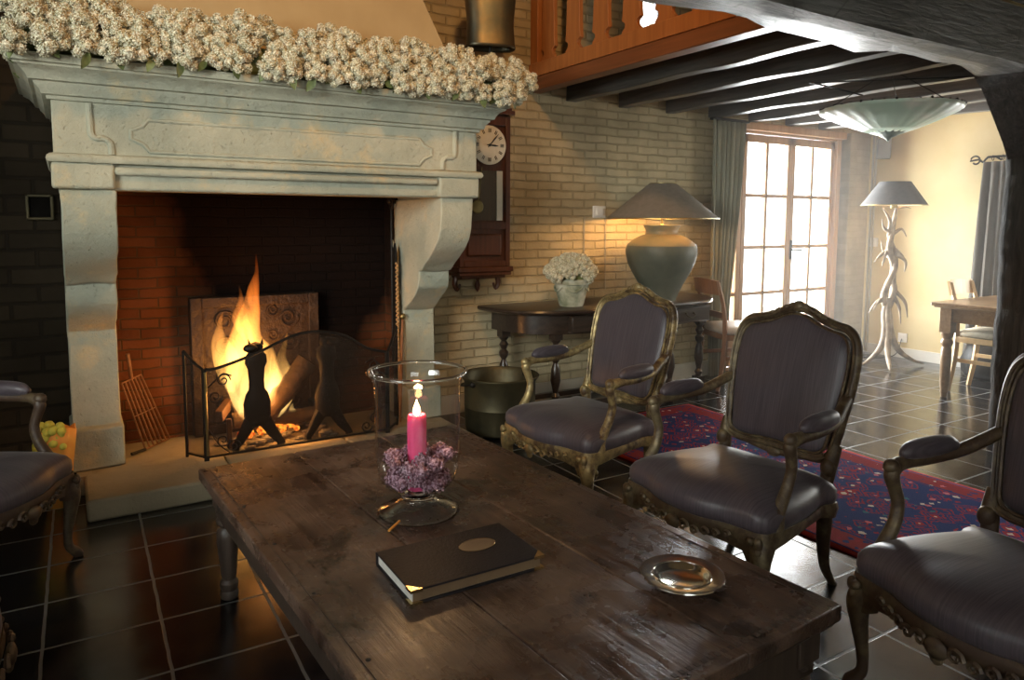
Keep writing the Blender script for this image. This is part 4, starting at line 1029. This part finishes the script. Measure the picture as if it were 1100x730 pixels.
mb.box((-ax_, -ay_, TZ-.165), (-ax_+.025, ay_, TZ-.052)).box((ax_-.025, -ay_, TZ-.165), (ax_, ay_, TZ-.052)).box((-ax_, -ay_, TZ-.165), (ax_, -ay_+.025, TZ-.052)).box((-ax_, ay_-.025, TZ-.165), (ax_, ay_, TZ-.052))
mb.build('apron', m_tleg, ct, bevel=.003)
lp = [(.024, 0), (.030, .006), (.031, .02), (.026, .032), (.030, .045), (.031, .06), (.022, .072), (.026, .085), (.030, .14), (.037, .22), (.034, .25), (.024, .262), (.036, .275), (.036, .29), (.024, .302), (.038, .318), (.038, .33)]
for sx in (-1, 1):
    for sy in (-1, 1):
        lx, ly = sx*(ax_-.03), sy*(ay_-.03)
        MB().lathe(lp, (lx, ly, 0), n=24).box((lx-.038, ly-.038, .33), (lx+.038, ly+.038, TZ-.052)).build('leg', m_tleg, ct, bevel=.002)
mb = MB().box((-ax_+.03, -ay_+.01, .05), (ax_-.03, -ay_+.05, .10)); 

# ---- objects on the coffee table
V = (.865, 1.925, TZ)
hv = thing('hurricane_vase', 'tall clear glass hurricane vase with wide rim standing on the coffee table', 'vase', V)
gp = [(.118, .0), (.121, .004), (.114, .012), (.085, .026), (.062, .036), (.054, .046), (.056, .056), (.066, .066), (.090, .080), (.110, .105), (.121, .14), (.125, .18), (.125, .30), (.126, .38), (.132, .405), (.143, .418), (.146, .423), (.143, .427)]
gi = [(.140, .424), (.128, .406), (.122, .38), (.1215, .30), (.1215, .18), (.117, .143), (.106, .110), (.086, .086), (.062, .073), (.0, .068)]
wall = [(.052, .066), (.070, .070), (.090, .081), (.110, .105), (.121, .14), (.125, .18), (.125, .30), (.126, .38), (.132, .405), (.142, .420)]
MB().lathe(wall, n=64, cap=False).build('glass_body', m_glass, hv, smooth=60)
MB().tube([(math.cos(2*PI*k/64)*.1435, math.sin(2*PI*k/64)*.1435, .4235) for k in range(64)], .0052, closed=True, n=10).build('glass_rim', m_rglass, hv, smooth=60)
MB().lathe([(.0, .0655), (.052, .0655), (.058, .060), (.050, .052), (.050, .042), (.062, .033), (.085, .024), (.114, .012), (.121, .004), (.118, .0), (.112, .0), (.106, .006), (.082, .017), (.058, .027), (.044, .038), (.040, .05), (.0, .056)], n=64, cap=False).build('glass_foot', m_rglass, hv, smooth=60)
cd = thing('pink_candle', 'lit pink pillar candle inside the glass vase', 'candle', (V[0]-.003, V[1], TZ+.070))
hx = []
for z, r in ((0, .029), (.20, .029), (.217, .028), (.224, .024), (.218, .012), (.212, .0)): hx.append((r, z))
MB().lathe(hx, n=24, wob=lambda a, z: 1+.035*math.cos(8*a) if z < .212 else 1+.05*math.cos(3*a)).build('wax', m_wax, cd, smooth=50)
MB().tube([(0, 0, .210), (.001, 0, .227), (.003, 0, .234)], .0016, n=5).build('wick', m_wick, cd)
m_cflame = NT('candle flame'); m_cflame = m_cflame.fin((1, .7, .3), .5, 0, None, Emission_Color=(1, .66, .26, 1), Emission_Strength=22.)
MB().lathe([(.0, .218), (.007, .224), (.0115, .234), (.009, .246), (.004, .259), (.0, .270)], n=16).build('flame', m_cflame, cd, smooth=70)
point('candle_light', (V[0]-.003, V[1], TZ+.070+.268), 2.0, (1, .55, .22), .012)
random.seed(21); mb = MB()
for i in range(30):
    a = 2.4*i; q = .042+.055*math.sqrt((i % 15)/15); zz = .10+.055*(i//15)+random.uniform(-.005, .02); 
    if i < 15: q *= .85
    c_ = Vector((math.cos(a)*q, math.sin(a)*q, zz))
    for k in range(46):
        d = Vector((random.gauss(0, 1), random.gauss(0, 1), random.gauss(0, 1))).normalized()
        mb.ball(c_+d*random.uniform(.018, .026), random.uniform(.0028, .0048), n=5, m=3)
    mb.ball(c_, .019, n=8, m=6)
tag(mb.build('dried_flowers', m_purple, smooth=60, loc=V), 'mauve dried blossoms heaped around the candle inside the vase', 'dried flowers', kind='stuff')
st_ = MB().tube([(-.092, -.075, .016), (-.135, -.10, .006)], .0035, n=8).build('match_stick', m_orange, loc=V)
tag(st_, 'small orange match resting against the foot of the glass vase', 'match')

bkk = thing('leather_album', 'closed black leather album with brass corners and tan oval on the coffee table', 'book', (.805, 1.545, TZ), math.radians(-1))
bw_, bh_ = .178, .112; th = .036
MB().box((-bw_, -bh_, 0), (bw_, bh_, .005)).build('back_cover', m_leather, bkk, bevel=.002)
MB().box((-bw_, -bh_, th-.005), (bw_, bh_, th)).build('front_cover', m_leather, bkk, bevel=.002)
MB().box((-bw_, bh_-.002, .001), (bw_, bh_+.004, th-.001)).build('spine', m_leather, bkk, bevel=.002)
MB().box((-bw_+.006, -bh_+.008, .005), (bw_-.006, bh_-.002, th-.005)).build('page_block', m_paper, bkk)
MB().box((-bw_+.008, -bh_+.0065, .006), (bw_-.007, -bh_+.009, th-.006)).build('shaded_page_edge', m_oval, bkk)  # tan strip paints shade onto the near side of the pages
for z in (.0, th):
    for s in (-1, 1):
        mb = MB(); x = s*(bw_+.001); y = -bh_-.001; z0 = z-.0065 if z > 0 else -.0; z1 = z+.001 if z > 0 else .006
        mb.prism([(x, y, z0), (x-s*.03, y, z0), (x, y+.03, z0)], (0, 0, z1-z0)); mb.build('brass_corner', m_gold, bkk)
mb = MB().lathe([(.0, 0), (.050, 0), (.050, .0008), (.048, .0012), (0, .0012)], n=40, sx=1.0, sy=.66); mb.build('oval_plaque', m_oval, bkk, loc=(.060, .020, th))
MB().tube([(math.cos(2*PI*k/40)*.050, math.sin(2*PI*k/40)*.033, .0012) for k in range(40)], .0008, closed=True, n=5).build('oval_trim', m_gold, bkk, loc=(.060, .020, th))

at = thing('pewter_dish', 'round polished pewter ashtray with rolled rim on the coffee table corner', 'ashtray', (1.225, 1.20, TZ), .4)
def wob(a, z):
    q = 1.0
    for c_ in (0.3, .3+PI*2/3, .3+PI*4/3):
        d = abs((a-c_+PI) % (2*PI)-PI)
        if d < .16 and z > .016: q -= .05*(1-d/.16)
    return q
MB().lathe([(.0, .004), (.04, .003), (.050, .0), (.055, .004), (.070, .014), (.096, .019), (.101, .021), (.100, .024), (.094, .024), (.074, .021), (.066, .020), (.060, .012), (.050, .007), (.0, .006)], n=72, cap=False, wob=wob).build('dish', m_pewter, at, smooth=60)
MB().tube([(math.cos(2*PI*k/48)*.0685, math.sin(2*PI*k/48)*.0685, .0205) for k in range(48)], .0022, closed=True, n=6).build('inner_bead', m_pewter, at, smooth=60)

# ================================================================ RUG
rg_ = MB(); nx, ny = 24, 56; vs = []; fs = []
for j in range(ny+1):
    for i in range(nx+1):
        x = -.59+1.18*i/nx; y = -1.41+2.82*j/ny; z = .011+.0015*math.sin(x*9+y*3)+.001*math.sin(y*11)
        vs.append((x+.006*math.sin(y*5), y, z))
for j in range(ny):
    for i in range(nx): a = j*(nx+1)+i; fs.append((a, a+1, a+nx+2, a+nx+1))
rg_.add(vs, fs); o = rg_.build('oriental_rug', m_rug, loc=(3.21, 2.30, 0)); s_ = o.modifiers.new('s', 'SOLIDIFY'); s_.thickness = .01; s_.offset = -1
tag(o, 'red and navy patterned oriental runner rug on the tiles behind the armchairs', 'rug')

# ================================================================ CURTAINS
def curtain(name, p0, p1, ztop, zbot, folds, amp, nrm, mat_, gather, label, cat='curtain'):
    n = folds*10; P0, P1 = Vector(p0), Vector(p1); N_ = Vector(nrm); mb = MB(); vs = []; fs = []; m = 16
    for j in range(m+1):
        t = j/m; z = ztop+(zbot-ztop)*t; a0, a1 = gather(t)
        for i in range(n+1):
            u = i/n; w_ = a0+(a1-a0)*u; ph = u*folds*2*PI
            p = P0.lerp(P1, w_)+N_*(amp*(.35+.65*min(1, t*3+.3))*(math.sin(ph)+.25*math.sin(ph*2.3+t*2)))
            vs.append((p.x, p.y, z))
    for j in range(m):
        for i in range(n): a = j*(n+1)+i; fs.append((a, a+1, a+n+2, a+n+1))
    mb.add(vs, fs)
    t_ = thing(name, label, cat, (0, 0, 0)); o = mb.build('drape', mat_, t_, smooth=80); s = o.modifiers.new('s', 'SOLIDIFY'); s.thickness = .004
    return t_
ca = curtain('door_curtain', (4.60, 4.29, 0), (5.0, 4.29, 0), 2.17, .02, 7, .024, (0, -1, 0), m_curt, lambda t: (0+.05*t, 1-.42*min(1, t*1.2)**1.2), 'grey-green curtain hanging at the left side of the garden door')
MB().box((4.58, 4.27, 2.165), (5.02, 4.31, 2.185)).build('curtain_track', m_iron, ca)
cb = curtain('window_curtain', (6.90, 3.28, 0), (6.90, 2.72, 0), 1.86, .02, 6, .03, (-1, 0, 0), m_curt2, lambda t: (-.02-.14*t, .75+.25*t), 'dark brown curtain hanging on the yellow wall behind the dining table')
mb = MB().tube([(6.90, 3.26, 1.90), (6.90, 2.0, 1.90)], .010, n=8); mb.tube([(6.9, 3.33, 1.885)]+[(6.90, 3.36+.045*math.cos(a)*(1-a/14), 1.875+.045*math.sin(a)*(1-a/14)) for a in [k*.5 for k in range(12)]], .008, n=6)
mb.tube(spl([(6.9, 3.26, 1.9), (6.9, 3.28, 1.88), (6.9, 3.30, 1.86), (6.9, 3.33, 1.885)], 4), .009, n=6)
mb.tube([(6.9, 3.2, 1.90), (7.0, 3.2, 1.88)], .008, n=6); mb.tube([(6.9, 2.1, 1.90), (7.0, 2.1, 1.88)], .008, n=6)
mb.build('curtain_rod', m_iron, cb)
for k in range(6):
    MB().tube([(6.90+.018*math.cos(a*PI/6), 3.22-k*.08, 1.89+.022*math.sin(a*PI/6)) for a in range(12)], .003, closed=True, n=5).build('ring', m_iron, cb)

# ================================================================ FLOOR LAMP OF ANTLERS
fl_ = thing('antler_floor_lamp', 'tall floor lamp made of twisted antlers with a dark cone shade', 'lamp', (6.42, 3.80, 0))
RX, RY = Vector((.8506, -.526, 0)), Vector((.526, .8506, 0))
def P(u, v, z): return RX*u+RY*v+Vector((0, 0, z))
def ant(pts, rad, name='antler'):
    return MB().tube(spl([P(*p) for p in pts], 6), rad, n=9)
mb = ant([(-.28, -.05, .02), (-.18, -.02, .05), (-.06, 0, .17), (-.02, 0, .32), (-.03, .01, .50), (-.01, 0, .62)], [.008, .016, .028, .032, .028, .02]); mb.build('foot_antler', m_antler, fl_, smooth=60)
mb = ant([(.38, .05, .02), (.26, .02, .06), (.12, 0, .15), (.04, 0, .29), (.01, .0, .45), (.0, 0, .60)], [.006, .016, .026, .034, .030, .02]); mb.build('foot_antler', m_antler, fl_, smooth=60)
mb = ant([(-.10, -.28, .02), (-.06, -.18, .05), (-.02, -.06, .16), (.0, -.02, .32), (-.01, -.01, .5), (.0, 0, .64)], [.008, .018, .028, .03, .028, .02]); mb.build('foot_antler', m_antler, fl_, smooth=60)
mb = ant([(.0, 0, .55), (.05, .02, .70), (.04, .03, .80), (.02, .0, .95), (-.03, -.02, 1.08), (-.01, 0, 1.20), (.02, .02, 1.34), (.03, 0, 1.48)], [.03, .034, .03, .026, .03, .026, .022, .014]); mb.build('stem_antler', m_antler, fl_, smooth=60)
mb = ant([(-.02, .02, .56), (-.06, -.02, .66), (-.03, -.03, .78), (.03, -.02, .92), (.02, .0, 1.06), (-.02, .01, 1.2), (-.03, 0, 1.35), (-.10, 0, 1.46)], [.026, .03, .028, .024, .028, .022, .016, .006]); mb.build('stem_antler', m_antler, fl_, smooth=60)
tines = [([(-.04, 0, .62), (-.12, -.02, .60), (-.19, -.02, .50)], [.024, .018, .003]), ([(-.02, 0, .66), (-.1, -.03, .62), (-.16, -.04, .53)], [.02, .014, .003]), ([(.05, 0, .64), (.10, 0, .55), (.12, 0, .40)], [.02, .014, .003]), ([(.06, .0, .70), (.14, -.02, .60), (.17, -.02, .46)], [.02, .014, .003]),
 ([(-.03, 0, 1.08), (-.10, 0, 1.03), (-.15, 0, .97)], [.022, .014, .003]), ([(-.02, 0, 1.12), (-.06, -.02, 1.05), (-.09, -.02, .93)], [.02, .014, .003]), ([(.03, 0, 1.08), (.10, 0, 1.02), (.15, 0, .94)], [.024, .016, .003]), ([(.02, -.02, 1.05), (.12, -.02, .98), (.13, 0, .88)], [.022, .014, .003]),
 ([(.0, 0, 1.22), (.08, 0, 1.27), (.13, 0, 1.20)], [.018, .012, .003]), ([(-.02, 0, 1.24), (-.08, 0, 1.28), (-.10, 0, 1.36)], [.018, .012, .003]), ([(.02, 0, 1.45), (.10, 0, 1.47), (.16, 0, 1.455)], [.014, .01, .002]), ([(0, .0, 1.0), (-.04, .06, 1.06), (-.05, .10, 1.16)], [.018, .012, .003])]
for p_, r_ in tines: ant(p_, r_).build('tine', m_antler, fl_, smooth=60)
MB().lathe([(.03, 1.46), (.03, 1.50), (.008, 1.51), (.008, 1.68)], n=12).build('lamp_stem', m_brass, fl_)
so = MB().lathe([(.275, 1.485), (.13, 1.695)], n=48, cap=False).build('lamp_shade', m_shade_f, fl_, smooth=60)
MB().lathe([(.271, 1.487), (.127, 1.692)], n=48, cap=False).build('shade_lining', m_shade_in, so, smooth=60)
MB().tube([(.13, 0, 1.69), (-.13, 0, 1.69)], .003).tube([(0, .13, 1.69), (0, -.13, 1.69)], .003).tube([(math.cos(2*PI*k/48)*.274, math.sin(2*PI*k/48)*.274, 1.485) for k in range(48)], .004, closed=True, n=6).build('shade_wire', m_brass, so)
MB().ball((0, 0, 1.56), .03, n=14, m=9).build('bulb', m_bulb, fl_)
l_ = bpy.data.lights.new('floor_lamp_light', 'POINT'); l_.energy = 3.5; l_.color = (1, .62, .28); l_.shadow_soft_size = .03
lo = bpy.data.objects.new('floor_lamp_light', l_); C.objects.link(lo); lo.location = (6.42, 3.80, 1.51)
mb = MB().tube(spl([(6.3, 3.95, .006), (6.5, 4.05, .006), (6.6, 4.2, .006), (6.75, 4.15, .006), (6.9, 4.0, .03), (6.98, 3.98, .19)], 6), .004, n=6); tag(mb.build('lamp_cord', m_black), 'black lamp cord on the floor behind the antler lamp', 'cord')

# ================================================================ PENDANT
pd = thing('pendant_lamp', 'wide pale cone-shaped glass pendant lamp under the joists', 'lamp', (4.46, 2.70, 0))
m_alab = NT('milky green white glass')
_f = m_alab.noise(3, 4)
m_alab = m_alab.fin(m_alab.mix(m_alab.ramp(_f, [(.4, 0.), (.6, 1.)]), (.80, .80, .70), (.55, .72, .58)), .35, 0, None, Transmission_Weight=.0, Subsurface_Weight=.4, Subsurface_Radius=(.05, .05, .04))
def pw(a, z): return 1+.012*math.cos(24*a)
mb = MB().lathe([(.405, 2.04), (.39, 2.018), (.28, 1.965), (.16, 1.915), (.09, 1.893)], n=96, cap=False, wob=pw); o = mb.build('glass_dish', m_alab, pd, smooth=60); s_ = o.modifiers.new('s', 'SOLIDIFY'); s_.thickness = .006
MB().lathe([(.0, 1.832), (.006, 1.838), (.02, 1.855), (.06, 1.875), (.105, 1.892), (.12, 1.905), (.115, 1.912)], n=48, cap=False, wob=lambda a, z: 1+.06*math.cos(16*a) if z > 1.89 else 1).build('metal_cup', mottled('verdigris metal', (.20, .26, .24), (.34, .38, .34), .5, 9, .5), pd, smooth=40)
mb = MB()
for k in range(40):
    a = 2*PI*k/40; mb.ball((.405*math.cos(a), .405*math.sin(a), 2.043), .006+.003*(k % 3 == 0), n=6, m=4)
mb.build('beaded_rim', m_iron, pd)
mb = MB()
for k in range(3):
    a = 2*PI*k/3+.4; mb.tube([(.39*math.cos(a), .39*math.sin(a), 2.03), (.0, .0, 2.28), (0, 0, 2.38)], .003, n=5)
mb.lathe([(.05, 2.36), (.05, 2.38)], n=16); mb.build('hanging_wires', m_iron, pd)
mb = MB().tube(spl([(4.0, 2.95, 2.19), (3.95, 2.85, 2.16), (4.05, 2.75, 2.12), (4.2, 2.72, 2.10)], 4), .0045, n=6).tube([(4.0, 2.95, 2.19), (4.7, 2.24, 2.19)], .0045, n=6)
tag(mb.build('ceiling_wire', m_iron), 'thin dark wire running under the joists to the pendant lamp', 'wire')

# ================================================================ DINING TABLE AND CHAIRS
DT = .73
dt = thing('dining_table', 'oak dining table with turned leg partly hidden behind the dark post', 'table', (6.08, 2.06, 0))
MB().box((-.49, -.92, DT-.03), (.49, .92, DT)).box((-.475, -.905, DT-.042), (.475, .905, DT-.03)).build('tabletop', m_dining, dt, bevel=.006)
MB().box((-.42, -.85, DT-.15), (-.395, .85, DT-.042)).box((.395, -.85, DT-.15), (.42, .85, DT-.042)).box((-.42, .825, DT-.15), (.42, .85, DT-.042)).box((-.42, -.85, DT-.15), (.42, -.825, DT-.042)).build('apron', m_dining, dt, bevel=.003)
dp = [(.022, 0), (.024, .03), (.030, .04), (.026, .055), (.034, .09), (.038, .30), (.036, .36), (.028, .39), (.042, .41), (.042, .43), (.030, .45), (.044, .48), (.044, .50)]
for sx in (-1, 1):
    for sy in (-1, 1):
        MB().lathe(dp, (sx*.40, sy*.83, 0), n=20).box((sx*.40-.042, sy*.83-.042, .50), (sx*.40+.042, sy*.83+.042, DT-.042)).build('leg', m_dining, dt, bevel=.002)
def side_chair(loc, rz, mw, mc, label, cush=.05):
    r = thing('side_chair', label, 'chair', loc, rz)   # faces local -y
    MB().box((-.21, -.20, .40), (.21, .20, .445)).build('seat_frame', mw, r, bevel=.005)
    rr = []
    for s, z in ((.96, .445), (1.02, .46), (1.02, .445+cush*.7), (.9, .445+cush), (.5, .45+cush), (.02, .45+cush)):
        rr.append([(.215*s*math.copysign(abs(math.cos(q))**.4, math.cos(q)), .205*s*math.copysign(abs(math.sin(q))**.4, math.sin(q)), z) for q in [2*PI*k/40 for k in range(40)]])
    MB().loft(rr).build('cushion', mc, r, smooth=60)
    for s in (-1, 1):
        MB().tube([(s*.19, -.18, .40), (s*.185, -.175, .2), (s*.18, -.17, 0)], [.024, .020, .016], n=4).build('front_leg', mw, r, smooth=30)
        MB().tube(spl([(s*.185, .245, 0), (s*.19, .212, .22), (s*.19, .20, .42), (s*.19, .215, .65), (s*.185, .27, .86)], 5), [.018, .022, .022, .018, .016], n=4).build('rear_leg', mw, r, smooth=30)
    mb = MB(); n = 10; vs = []
    rr = []
    for k in range(n+1):
        u = -1+2*k/n; x = u*.20; y = .258+.03*(1-u*u); h = .012*(1-u*u)
        rr.append([(x, y-.008, .76), (x, y+.012, .76), (x, y+.03, .87+h), (x, y+.012, .87+h)])
    mb.loft(rr); mb.build('top_rail', mw, r, smooth=50)
    MB().box((-.18, .205, .57), (.18, .222, .62)).build('back_slat', mw, r, bevel=.003)
    MB().box((-.18, -.18, .26), (.18, -.165, .29)).box((-.187, -.16, .24), (-.172, .21, .27)).box((.172, -.16, .24), (.187, .21, .27)).build('stretcher', mw, r, bevel=.002)
    return r
side_chair((6.115, 2.75, 0), math.radians(4), m_beech, m_cushion, 'pale beech chair with beige cushion tucked under the dining table')
side_chair((4.62, 4.0, 0), math.radians(70), wood('brown walnut chair', (.16, .075, .035), (.26, .13, .06), .4, 2, 30), m_cushw, 'brown wooden chair with pale cushion between the console table and garden door', .06)
# dark bags under the window beyond the chair
mb = MB()
rr = []
for z, s in ((0, .8), (.05, 1.05), (.16, 1.1), (.26, .85), (.30, .4)):
    rr.append([(.13*s*math.cos(2*PI*k/20)*(1+.08*math.sin(3*k)), .16*s*math.sin(2*PI*k/20), z+.01*math.sin(k*2)) for k in range(20)])
mb.loft(rr); tag(mb.build('dark_bag', m_black, smooth=60, loc=(6.66, 3.08, 0)), 'slumped dark bag on the floor under the brown curtain', 'bag')

# ================================================================ SWITCHES, SPEAKER, PIPES
def plate(name, label, loc, w2, h2, normal, mat_, cat):
    t = thing(name, label, cat, loc)
    if normal == 'x':
        MB().box((-.012, -w2, -h2), (0, w2, h2)).build('plate', mat_, t, bevel=.003); MB().box((-.018, -w2*.6, -h2*.6), (-.010, w2*.6, h2*.6)).build('rocker', mat_, t, bevel=.002)
    else:
        MB().box((-w2, -.012, -h2), (w2, 0, h2)).build('plate', mat_, t, bevel=.003); MB().box((-w2*.6, -.03, -h2*.6), (w2*.6, -.010, h2*.6)).build('rocker', mat_, t, bevel=.002)
    return t
plate('light_switch', 'white light switch on the yellow wall left of the antler lamp', (7.0, 4.33, 1.13), .045, .045, 'x', m_plastic, 'switch')
plate('wall_socket', 'white wall socket low on the yellow wall behind the antler lamp', (7.0, 3.98, .20), .045, .045, 'x', m_plastic, 'socket')
plate('thermostat', 'small pale thermostat box on the brick wall left of the lamp shade', (3.50, 4.40, 1.40), .06, .045, 'y', m_plastic, 'thermostat')
sp_ = thing('wall_speaker', 'small grey speaker box mounted high in the corner by the garden door', 'speaker', (6.88, 4.20, 2.05))
MB().box((-.07, -.06, -.10), (.06, .06, .09), rz=.6).build('cabinet', m_grey, sp_, bevel=.01); MB().box((.03, .0, -.01), (.12, .02, .01)).build('bracket', m_iron, sp_)
for k, yy in enumerate((4.355, 4.325)):
    mb = MB().tube([(6.955, yy-.0, .02), (6.955, yy, 2.19)], .011, n=10)
    tag(mb.build('wall_conduit', m_pipe), ('conduit pipe hugging the corner beside the brick pier' if k == 0 else 'conduit pipe in the corner, the one on the yellow wall side'), 'pipe', 'pipes in the corner')
mb = MB().tube([(3.56, 4.392, 1.36), (3.57, 4.392, .8)], .004, n=6).tube([(3.36, 4.392, 1.36), (3.36, 4.392, .78)], .004, n=6); tag(mb.build('wall_cable', m_pipe), 'thin painted cables running down the brick wall behind the table lamp', 'cable')

# scatter volume added to imitate the veil of glare around the garden door
hz = bpy.data.materials.new('door glare haze'); hz.use_nodes = True; t_ = hz.node_tree; t_.nodes.remove(t_.nodes['Principled BSDF'])
vs_ = t_.nodes.new('ShaderNodeVolumeScatter'); vs_.inputs['Density'].default_value = .025; vs_.inputs['Anisotropy'].default_value = .2; vs_.inputs['Color'].default_value = (1, .97, .92, 1)
t_.links.new(vs_.outputs[0], t_.nodes['Material Output'].inputs['Volume'])
tag(MB().box((3.0, 2.22, .03), (6.9, 4.37, 2.185)).build('glare_haze', hz, smooth=0), 'faint added volume imitating glare in front of the garden door', 'haze', kind='stuff')
